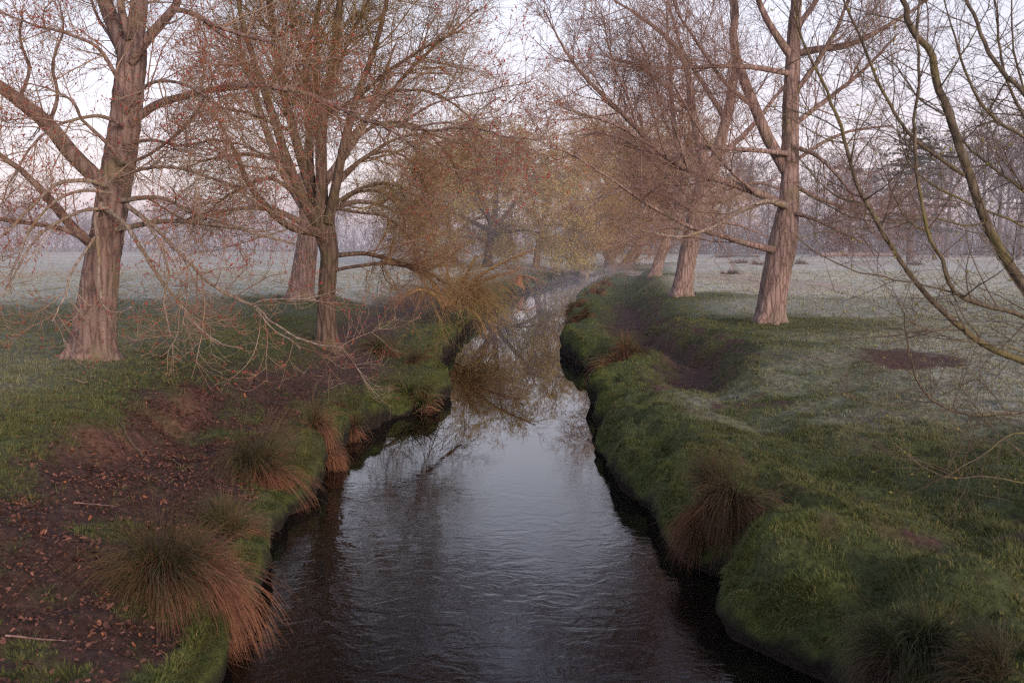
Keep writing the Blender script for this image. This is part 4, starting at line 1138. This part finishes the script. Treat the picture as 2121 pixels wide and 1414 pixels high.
# ------------------------------------------------------------------ grass
def grass_field(name, label, n_tufts, y0, y1, seed, bl, bw, per, region, hscale=None):
    rng = np.random.default_rng(seed)
    if region == 'edge':
        yt = np.exp(np.linspace(math.log(y0), math.log(y1), 9000)); xx = np.empty(n_tufts); yy = np.empty(n_tufts); hf = n_tufts // 2
        for fn, sg, a_, b_ in ((xL, -1, 0, hf), (xR, 1, hf, n_tufts)):
            xt = fn(yt); wt = np.hypot(np.gradient(xt), np.gradient(yt)) / yt; cd = np.cumsum(wt); cd /= cd[-1]
            y_ = np.interp(rng.random(b_ - a_), cd, yt); g_ = np.interp(y_, yt, np.gradient(xt, yt))
            ss = rng.uniform(.0, .25, b_ - a_) / np.sqrt(1 + g_ ** 2)
            yy[a_:b_] = y_ - sg * g_ * ss; xx[a_:b_] = fn(y_) + sg * ss
    else:
        yy = np.sqrt(rng.uniform(y0 ** 2, y1 ** 2, n_tufts)); xx = rng.uniform(-.56, .56, n_tufts) * yy * 1.02
    # constant density on the ground inside the view wedge
    sl, sr = sdist(xx, yy)
    ok = ((sl > .0) | (sr > .0))
    xx, yy, sl, sr = xx[ok], yy[ok], sl[ok], sr[ok]
    mud, lit, fr, moss, sc, ft = masks(xx, yy)
    keep = rng.random(len(xx)) > np.clip(mud * 1.02 + sc * .9 + ft * .8, 0, .985) * (.35 if region == 'edge' else 1)
    xx, yy, sl, sr, fr, moss, mud = [a[keep] for a in (xx, yy, sl, sr, fr, moss, mud)]
    m = len(xx)
    clump = fbm(xx / .45, yy / .45, seed + 1, 2)
    hh = bl * np.maximum(.3, 1 + 1.35 * clump) * rng.uniform(.6, 1.35, m) * (1 - .3 * np.exp(-np.maximum(sl, sr) / .6))
    for fx, fy, fr_ in FEET:
        hh = hh * (1 + 1.3 * np.exp(-np.maximum(np.hypot(xx - fx, yy - fy) - fr_ * 1.2, 0) / .22))
    i = np.repeat(np.arange(m), per)
    k = len(i)
    az = rng.uniform(0, 2 * np.pi, k); tw = rng.uniform(0, 2 * np.pi, k)
    off = rng.uniform(0, 1, k) ** .5 * hh[i] * .55
    bx, by = xx[i] + np.cos(az) * off, yy[i] + np.sin(az) * off
    s2l, s2r = sdist(bx, by)
    good = (s2l > .0) | (s2r > .0)
    i, az, tw, bx, by, s2l, s2r = [a[good] for a in (i, az, tw, bx, by, s2l, s2r)]; k = len(i)
    bz = hfun(bx, by) - .01
    lean = rng.uniform(.15, .95, k)
    wind = perlin(bx / .9, by / .9, seed + 3) * 2
    dx = np.cos(az) * lean + .35 * np.cos(wind * 3); dy = np.sin(az) * lean + .35 * np.sin(wind * 3)
    over = np.exp(-np.maximum(np.maximum(s2l, s2r), 0) / .12)
    dx = dx + over * np.where(s2l > 0, 1.0, -1.0)
    h = hh[i] * rng.uniform(.7, 1.2, k)
    up = np.ones(k) * (1 - .8 * over)
    D = nrm(np.column_stack([dx * .7, dy * .7, up])); D2 = nrm(D + np.column_stack([dx * .9, dy * .9, -.25 - 1.5 * over]))
    base = np.column_stack([bx, by, bz])
    w = bw * rng.uniform(.6, 1.3, k)
    side = np.column_stack([np.cos(tw), np.sin(tw), np.zeros(k)]) * w[:, None] * .5
    mid = base + D * (h * .55)[:, None]; tip = mid + D2 * (h * .5)[:, None]
    V = np.stack([base - side, base + side, mid + side * .75, mid - side * .75, tip], 1).reshape(-1, 3)
    j = (np.arange(k) * 5)[:, None]
    q = j + np.array([[0, 1, 2, 3]]); t = j + np.array([[3, 2, 4]])
    n3 = perlin(bx / 3.5, by / 3.5, 73) * .5 + .5
    c = mix(np.broadcast_to(C_GRASS, (k, 3)) * 1.15, C_GRASS2 * 1.15, np.clip(rng.uniform(0, 1, k) * .6 + n3 * .35, 0, 1))
    c = mix(c, C_MOSS * 1.15, moss[i] * .75)
    c = mix(c, C_DRY, (rng.random(k) < .06 + .10 * mud[i]) * rng.uniform(.3, .9, k))
    c = c * rng.uniform(.7, 1.3, (k, 1))
    frb = np.clip(fr[i] * rng.uniform(.4, 1.15, k), 0, 1)
    cb = mix(c, C_FROST, frb * .55); ct = mix(c, C_FROST * 1.1, frb * .95)
    Cc = np.stack([cb * .9, cb * .9, mix(c, C_FROST, frb * .8), mix(c, C_FROST, frb * .8), ct], 1).reshape(-1, 3)
    me = make_mesh(name, V, q, t, M_BLADE, True, Cc)
    o = obj(name, me)
    tag(o, label, 'grass', None, 'stuff')


grass_field('grass', 'short dark green grass of the near stream banks', 46000, 5.5, 14.5, 201, .052, .0065, 9, None)
grass_field('grass', 'green turf around the bank trees in mid distance', 44000, 14.0, 30, 202, .058, .010, 7, None)
grass_field('grass', 'frosted pale grass further out on the fields', 34000, 29, 75, 203, .08, .022, 6, None)

grass_field('grass', 'longer rank tufts scattered through the turf of the near banks', 4200, 5.5, 17, 205, .085, .006, 16, None)
grass_field('bank_grass', 'drooping grass fringe along the lips of both stream banks', 15000, 5.8, 60, 204, .075, .007, 9, 'edge')


# ------------------------------------------------------------------ rush tussocks
def tussock(px, py, wpx, hpx, dry, n, label, group=None, lean=(0, 0, 0), green=(.060, .070, .026), drycol=(.24, .112, .064), seed=0, broad=0., sparse=1.):
    rng = np.random.default_rng(300 + seed)
    b = ground_at(px, py)
    sc = b[1] / F; n = int(n * 1.35)
    W, H = wpx * sc * .92, hpx * sc * .92
    root = empty('rush_tussock', b, label, 'tussock', group)
    th = rng.uniform(0, 2 * np.pi, n); r = rng.uniform(0, 1, n) ** .6
    nh = max(3, int(W * 7)); ha = rng.uniform(0, 2 * np.pi, nh); hr = rng.uniform(0, 1, nh) ** .5 * W * .24
    hx, hy, hs = np.cos(ha) * hr, np.sin(ha) * hr * .8, rng.uniform(.6, 1.25, nh); hi = rng.integers(0, nh, n)
    rd = W * .05 * rng.uniform(0, 1, n) ** .5; ph = rng.uniform(0, 6.28, n)
    p = np.column_stack([hx[hi] + np.cos(ph) * rd, hy[hi] + np.sin(ph) * rd, np.zeros(n)])
    th = np.arctan2(p[:, 1] + rng.normal(size=n) * W * .05, p[:, 0] + rng.normal(size=n) * W * .05); r = np.clip(np.hypot(p[:, 0], p[:, 1]) / (W * .26), 0, 1.1) * rng.uniform(.5, 1.15, n)
    p[:, 2] = np.minimum(hfun(b[0] + p[:, 0], b[1] + p[:, 1]), b[2] + .08) - b[2] - .03
    p[:, 2] = np.maximum(p[:, 2], -b[2] * .7)
    side = dry + .9 * (np.cos(th) * lean[0] + np.sin(th) * lean[1]) + rng.normal(size=n) * .25 + rng.normal(size=nh)[hi] * .22
    isdry = side > .5
    d = np.column_stack([np.cos(th) * (r * .75 + .1), np.sin(th) * (r * .75 + .1), np.ones(n) * 1.0]) + np.array(lean) * .55 + rng.normal(size=(n, 3)) * .17 + (rng.normal(size=(nh, 3)) * [.36, .36, 0])[hi]
    thatch = rng.random(n) < .20
    d[thatch, 2] = rng.uniform(-.05, .35, thatch.sum()); d[thatch, :2] += rng.normal(size=(thatch.sum(), 2)) * .55
    d = nrm(d)
    isdry = isdry | (thatch & (rng.random(n) < .7))
    K = 6
    ln = H * 1.05 * hs[hi] * rng.uniform(.32, 1.3, n) * np.where(isdry, .95, 1.05)
    dr = np.where(isdry, rng.uniform(.22, .62, n), rng.uniform(.06, .34, n)) * (.5 + r)
    Q = np.empty((n, K, 3)); Q[:, 0] = p
    for k in range(1, K):
        d = d + rng.normal(size=d.shape) * .05
        d[:, 2] -= dr * (.6 + .25 * k)
        d[:, :2] += np.array(lean)[:2] * .06
        d = nrm(d); Q[:, k] = Q[:, k - 1] + d * (ln / (K - 1))[:, None]
    brk = rng.random(n) < .16; kb = rng.integers(2, 5, n)
    for k in range(2, K):
        m_ = brk & (k > kb); Q[m_, k, 2] -= ln[m_] * .16 * (k - kb[m_]); Q[m_, k, :2] += rng.normal(size=(m_.sum(), 2)) * ln[m_, None] * .05
    zz = Q[..., 2]; np.maximum(zz, -b[2] + .01, out=zz)
    base_r = max(.0026, .42 * sc) * (1 + broad)
    R = base_r * rng.uniform(.6, 1.2, n)[:, None] * np.array([1, 1, .95, .8, .6, .25])[None]
    for nm, sel, colr in (('green_stems', ~isdry, green), ('dry_stems', isdry, drycol)):
        if sel.sum() < 3: continue
        v, q = tubes(Q[sel], R[sel], 3)
        k = sel.sum()
        c = np.array(colr) * rng.uniform(.55, 1.35, (k, 1)) * rng.uniform(.9, 1.1, (k, 3))
        tipmix = np.linspace(0, 1, K)[None, :, None] ** 2 * .5
        c = c[:, None] * (1 - tipmix) + np.array(drycol) * tipmix
        c = np.repeat(c[:, :, None], 3, 2).reshape(-1, 3)
        g = Geo(); g.add(v, q, None, c); o = g.build(nm, M_RUSH, root); o['kind'] = 'stuff'
    return root


tussock(392, 1215, 330, 205, .74, 4600, 'largest rush tussock, green behind and rusty towards the water, lower left of the stream', None, (.75, -.4, 0), seed=1)
tussock(478, 1110, 150, 95, .30, 1400, 'greyish green rush tuft just behind the largest tussock on the left bank', None, (.4, 0, 0), seed=2)
tussock(552, 985, 185, 115, .56, 2600, 'mid sized tussock drooping rusty straw into the water, next upstream of the largest', None, (.55, -.4, 0), seed=3)
tussock(650, 885, 115, 72, .5, 1300, 'brown arching tussock on the left bank by a muddy ledge', None, (.45, -.3, 0), seed=4)
tussock(725, 897, 66, 60, .42, 500, 'small green and straw tussock at the left water edge beside mossy mound', None, (.3, -.3, 0), seed=5)
tussock(868, 826, 120, 62, .05, 420, 'green sedge clump with strap leaves at the left bank corner', None, (.25, -.4, 0), green=(.065, .095, .024), seed=6, broad=1.2)
tussock(800, 735, 95, 55, .5, 700, 'brown rush tuft beside the mud path right of the slim tree', None, (.2, -.3, 0), seed=7)
tussock(855, 748, 70, 45, .2, 500, 'dark green rush tuft on the left bank below the mud path', None, (.2, -.3, 0), seed=8)
tussock(1488, 1052, 195, 125, .45, 3400, 'dark brown spiky tussock on the near right bank', None, (-.3, -.35, 0), green=(.045, .045, .020), drycol=(.17, .088, .05), seed=9)
tussock(1290, 738, 140, 66, .55, 1700, 'broad reddish brown tussock on the right shelf below the scarp', None, (-.15, -.2, 0), drycol=(.19, .095, .055), seed=10)
tussock(1890, 1345, 260, 150, .18, 1700, 'sparse green and straw tussock in the lower right grass', None, (-.2, -.1, 0), green=(.045, .06, .022), drycol=(.085, .058, .038), seed=11)
tussock(2070, 1400, 240, 130, .1, 1500, 'dark green tussock at the lower right corner', None, (-.1, -.1, 0), green=(.025, .033, .014), seed=12, drycol=(.07, .048, .03))
tussock(332, 742, 40, 22, .0, 160, 'little dark green tuft on the turf right of the thick left trunk', None, seed=13)
gg = 'rush clumps along the right waterline upstream'
tussock(1198, 634, 70, 24, .35, 700, 'dark rush clump at the right waterline, middle one of three', gg, (-.2, -.2, 0), seed=14)
tussock(1228, 608, 70, 22, .75, 700, 'brown rush clump at the right waterline, furthest of three', gg, (-.1, -.2, 0), seed=15)
tussock(1206, 662, 84, 30, .45, 900, 'rush clump at the right waterline, nearest of three', gg, (-.2, -.3, 0), seed=16)
tussock(1248, 590, 50, 18, .8, 400, 'small tawny rush clump where the mist begins on the right waterline', gg, seed=17)
gf = 'tawny rush clumps on the right frosty field'
for k, (px, py, w, h, lb) in enumerate([(1512, 568, 62, 20, 'mauve brown rush clump on frosty grass between the two largest right trunks'), (1530, 546, 70, 14, 'low rush clump on the field just left of the large right trunk'),
                                        (1570, 548, 48, 13, 'pinkish rush clump touching the left side of large right trunk'), (1662, 547, 54, 12, 'pinkish rush clump just right of the large right trunk'), (1893, 548, 40, 12, 'tawny rush clump on the far right frosty field')]):
    tussock(px, py, w, h, .85, 420, lb, gf, drycol=(.20, .125, .10), seed=20 + k)
gl = 'rush clumps along the left waterline upstream'
for k, (px, py, w, h, lb) in enumerate([(1062, 606, 50, 18, 'green grass clump below the orange stump'), (1112, 590, 44, 17, 'grass clump at left waterline under the pale thin trunk'), (1140, 580, 40, 18, 'dull brown clump at left waterline before the bend'),
                                        (1165, 575, 34, 18, 'brown clump second from the bend on the left waterline'), (1192, 570, 34, 16, 'last brown clump at the bend of the left waterline')]):
    tussock(px, py, w, h, .4, 300, lb, gl, drycol=(.16, .10, .07), seed=30 + k)


# ------------------------------------------------------------------ leaf litter and sticks
def litter():
    rng = np.random.default_rng(401)
    n = 34000
    y = np.sqrt(rng.uniform(5.5 ** 2, 34 ** 2, n)); x = rng.uniform(-.56, .56, n) * y
    y2 = rng.uniform(5.5, 19, 90000); x2 = np.interp(y2, *EL2) - rng.uniform(.2, 4.2, 90000)
    y = np.concatenate([y, y2]); x = np.concatenate([x, x2]); n = len(y)
    mud, lit, fr, moss, sc, ft = masks(x, y); sl, sr = sdist(x, y)
    cl = sstep(fbm(x / .7, y / .7, 405, 3), -.25, .45)
    keep = rng.random(n) < np.where(sl > .3, lit * (.18 + .82 * cl) * np.where(y < 17, 1., .45) + .035, np.where(sr > .3, .012 + .1 * lit, 0))
    x, y = x[keep], y[keep]; m = len(x)
    z = hfun(x, y) + rng.uniform(.012, .045, m)
    a = rng.uniform(0, 2 * np.pi, m); s = np.where(rng.random(m) < .6, rng.uniform(.006, .015, m), rng.uniform(.012, .028, m)) * np.where(rng.random(m) < .12, 1.5, 1.); asp = rng.uniform(.45, .8, m)
    u = np.column_stack([np.cos(a), np.sin(a), rng.normal(size=m) * .35]); v = np.column_stack([-np.sin(a), np.cos(a), rng.normal(size=m) * .35])
    up = np.array([0, 0, 1.])
    c0 = np.column_stack([x, y, z])
    curl = rng.uniform(.1, .7, m)[:, None] * s[:, None]
    S = s[:, None]; A = (s * asp)[:, None]
    pts = [c0 - u * S, c0 - u * S * .45 + v * A * .9 + up * curl, c0 + u * S * .1 + v * A * .55 + up * curl * .5, c0 + u * S * .45 + v * A * .8 + up * curl, c0 + u * S * 1.05 + up * curl * .6,
           c0 + u * S * .45 - v * A * .8 + up * curl * .9, c0 + u * S * .1 - v * A * .5 + up * curl * .4, c0 - u * S * .45 - v * A * .9 + up * curl * .8]
    V = np.stack(pts, 1).reshape(-1, 3); j = (np.arange(m) * 8)[:, None]
    q = np.concatenate([j + np.array([[0, 1, 2, 6]]), j + np.array([[2, 3, 4, 6]])]); q2 = j + np.array([[4, 5, 6]]); q3 = j + np.array([[6, 7, 0]])
    c = mix(np.broadcast_to([.060, .030, .022], (m, 3)), np.array([.27, .12, .078]), rng.random(m) ** 2.8)
    c = mix(c, np.array([.33, .12, .045]), (rng.random(m) < .05) * .8)
    me = make_mesh('leaf_litter', V, q, np.concatenate([q2, q3]), M_LEAF, False, np.repeat(c, 8, 0))
    tag(obj('leaf_litter', me), 'curled brown dead leaves strewn over the muddy left bank', 'leaves', None, 'stuff')


litter()


def stick(px, py, ln, az, r, label, mat):
    b = ground_at(px, py); t = np.linspace(-.5, .5, 7) * ln
    rg = np.random.default_rng(int(px)); x = b[0] + t * math.cos(az) + rg.normal(size=7) * ln * .015; y = b[1] + t * math.sin(az) + rg.normal(size=7) * ln * .015
    P = np.column_stack([x, y, hfun(x, y) + r + .03]); P[:, 2] = np.maximum(P[:, 2], np.linspace(P[0, 2], P[-1, 2], 7))
    g = Geo(); p, rr = resample(P, np.linspace(r, r * .4, 7), .05); g.add(*limb_mesh(p, rr, 7))
    o = g.build('fallen_stick', mat, None, b); o.location = b; tag(o, label, 'stick', 'sticks lying on the left bank')


stick(345, 955, 1.0, 2.3, .012, 'long dark stick lying across the leafy left bank', M_BARK_B)
stick(265, 910, .8, 2.4, .011, 'mossy stick at the foot of the red earth scarp', M_BARK_L)
stick(155, 790, .7, 2.5, .010, 'pale straight stick on the turf below the thick left trunk', M_DEADWOOD)
stick(200, 1055, .45, .9, .008, 'short broken stick among the leaves above the largest tussock', M_DEADWOOD)
stick(75, 1335, .4, .2, .008, 'thin pale stick in the lower left corner grass', M_DEADWOOD)
stick(700, 800, .6, 1.2, .010, 'grey stick on bare mud right of the slim left tree', M_DEADWOOD)


# ------------------------------------------------------------------ air
def box_mesh(name, x0, x1, y0, y1, z0, z1, mat):
    v = np.array([[x, y, z] for z in (z0, z1) for y in (y0, y1) for x in (x0, x1)])
    q = [[0, 2, 3, 1], [4, 5, 7, 6], [0, 1, 5, 4], [2, 6, 7, 3], [0, 4, 6, 2], [1, 3, 7, 5]]
    return make_mesh(name, v, q, None, mat, False)


def vol_mat(name, dens, col, aniso=.2):
    m = bpy.data.materials.new(name); m.use_nodes = True; nt = m.node_tree
    nt.nodes.remove(nt.nodes['Principled BSDF'])
    pv = nt.nodes.new('ShaderNodeVolumePrincipled')
    pv.inputs['Density'].default_value = dens; pv.inputs['Color'].default_value = (*col, 1); pv.inputs['Anisotropy'].default_value = aniso
    nt.links.new(pv.outputs[0], nt.nodes['Material Output'].inputs['Volume'])
    return m


o = obj('haze', box_mesh('haze', -960, 960, -40, 700, -2.2, 34, vol_mat('morning_haze', .0002, (.97, .93, .96)))); o['kind'] = 'stuff'

o = obj('mist', box_mesh('mist', -700, 700, 46, 560, -1.5, 9.5, vol_mat('ground_mist', .0024, (.97, .93, .96)))); tag(o, None, None, None, 'stuff')

def stream_mist():
    y = np.arange(30, 128, 2.); a, b = np.interp(y, *EL2) - 1.2, np.interp(y, *ER2) + 1.2; top = np.interp(y, [30, 45, 70, 128], [.06, .3, .75, .9])
    n = len(y)
    v = np.concatenate([np.column_stack([a, y, y * 0 + .012]), np.column_stack([b, y, y * 0 + .012]), np.column_stack([b - .4, y, top]), np.column_stack([a + .4, y, top])])
    i = np.arange(n - 1); q = []
    for k in range(4):
        k2 = (k + 1) % 4; q.append(np.column_stack([k * n + i, k * n + i + 1, k2 * n + i + 1, k2 * n + i]))
    q = np.concatenate(q + [np.array([[0, n, 2 * n, 3 * n], [4 * n - 1, 3 * n - 1, 2 * n - 1, n - 1]])])
    o = obj('stream_mist', make_mesh('stream_mist', v, q, None, vol_mat('water_vapour', .013, (.98, .95, .97)), False)); o['kind'] = 'stuff'


stream_mist()

# ------------------------------------------------------------------ light
SUN_EL, SUN_AZ = rad(14), rad(150)       # behind the camera, to the right
sd = Vector((math.sin(SUN_AZ) * math.cos(SUN_EL), math.cos(SUN_AZ) * math.cos(SUN_EL), math.sin(SUN_EL)))
sl_ = bpy.data.lights.new('sun', 'SUN'); sl_.energy = 2.5; sl_.angle = rad(18); sl_.color = (1., .77, .66)
so = bpy.data.objects.new('sun', sl_); COL.objects.link(so); so.rotation_euler = sd.to_track_quat('Z', 'Y').to_euler(); so.location = sd * 60

w = bpy.data.worlds.new('World'); SC.world = w; w.use_nodes = True
nt = w.node_tree; bg = nt.nodes['Background']; out = nt.nodes['World Output']
sky = nt.nodes.new('ShaderNodeTexSky'); sky.sky_type = 'NISHITA'; sky.sun_disc = False
sky.sun_elevation = SUN_EL; sky.sun_rotation = SUN_AZ; sky.dust_density = 2.
nt.links.new(sky.outputs[0], bg.inputs[0]); bg.inputs[1].default_value = .06
tc = nt.nodes.new('ShaderNodeTexCoord')
sep = nt.nodes.new('ShaderNodeSeparateXYZ'); nt.links.new(tc.outputs['Generated'], sep.inputs[0])
cl = ramp(nt, sep.outputs['Z'], [(.0, (.78, .62, .69)), (.10, (.80, .68, .77)), (.24, (.78, .76, .87)), (.42, (.52, .51, .68)), (.8, (.38, .39, .56))])
nz = N(nt, 'ShaderNodeTexNoise', inputs={'Scale': 2.2, 'Detail': 4., 'Roughness': .5}); mp = N(nt, 'ShaderNodeMapping'); mp.inputs['Scale'].default_value = (1, 1, 3.5)
nt.links.new(tc.outputs['Generated'], mp.inputs[0]); nt.links.new(mp.outputs[0], nz.inputs['Vector'])
mr = N(nt, 'ShaderNodeMapRange', inputs={1: .3, 2: .7, 3: .86, 4: 1.1}); nt.links.new(nz.outputs['Fac'], mr.inputs[0])
vs = N(nt, 'ShaderNodeVectorMath', operation='SCALE'); nt.links.new(cl, vs.inputs[0]); nt.links.new(mr.outputs[0], vs.inputs['Scale'])
bg2 = nt.nodes.new('ShaderNodeBackground'); nt.links.new(vs.outputs[0], bg2.inputs[0]); bg2.inputs[1].default_value = 1.0
ad = nt.nodes.new('ShaderNodeAddShader'); nt.links.new(bg.outputs[0], ad.inputs[0]); nt.links.new(bg2.outputs[0], ad.inputs[1]); nt.links.new(ad.outputs[0], out.inputs[0])

# ------------------------------------------------------------------ camera object and render settings
cam = bpy.data.cameras.new('camera'); co = bpy.data.objects.new('camera', cam); COL.objects.link(co)
co.location = (0, 0, CAM_H); co.rotation_euler = (math.pi / 2 - PITCH, 0, 0)
cam.sensor_width = 36; cam.lens = 36 * F / 2121; cam.clip_end = 4000; cam.clip_start = .05
cam.dof.use_dof = True; cam.dof.focus_distance = 24; cam.dof.aperture_fstop = 3.2
SC.camera = co
SC.view_settings.view_transform = 'Standard'; SC.view_settings.look = 'None'; SC.view_settings.gamma = 1; SC.view_settings.exposure = .1
SC.render.engine = 'CYCLES'
cy = SC.cycles
cy.max_bounces = 8; cy.diffuse_bounces = 3; cy.glossy_bounces = 3; cy.transmission_bounces = 1; cy.volume_bounces = 5; cy.transparent_max_bounces = 4
cy.use_adaptive_sampling = False
cy.use_denoising = False
cy.sample_clamp_indirect = .7; cy.sample_clamp_direct = 4
cy.pixel_filter_type = 'BLACKMAN_HARRIS'; cy.filter_width = 1.25
print('faces', sum(len(o.data.polygons) for o in SC.objects if o.type == 'MESH'))
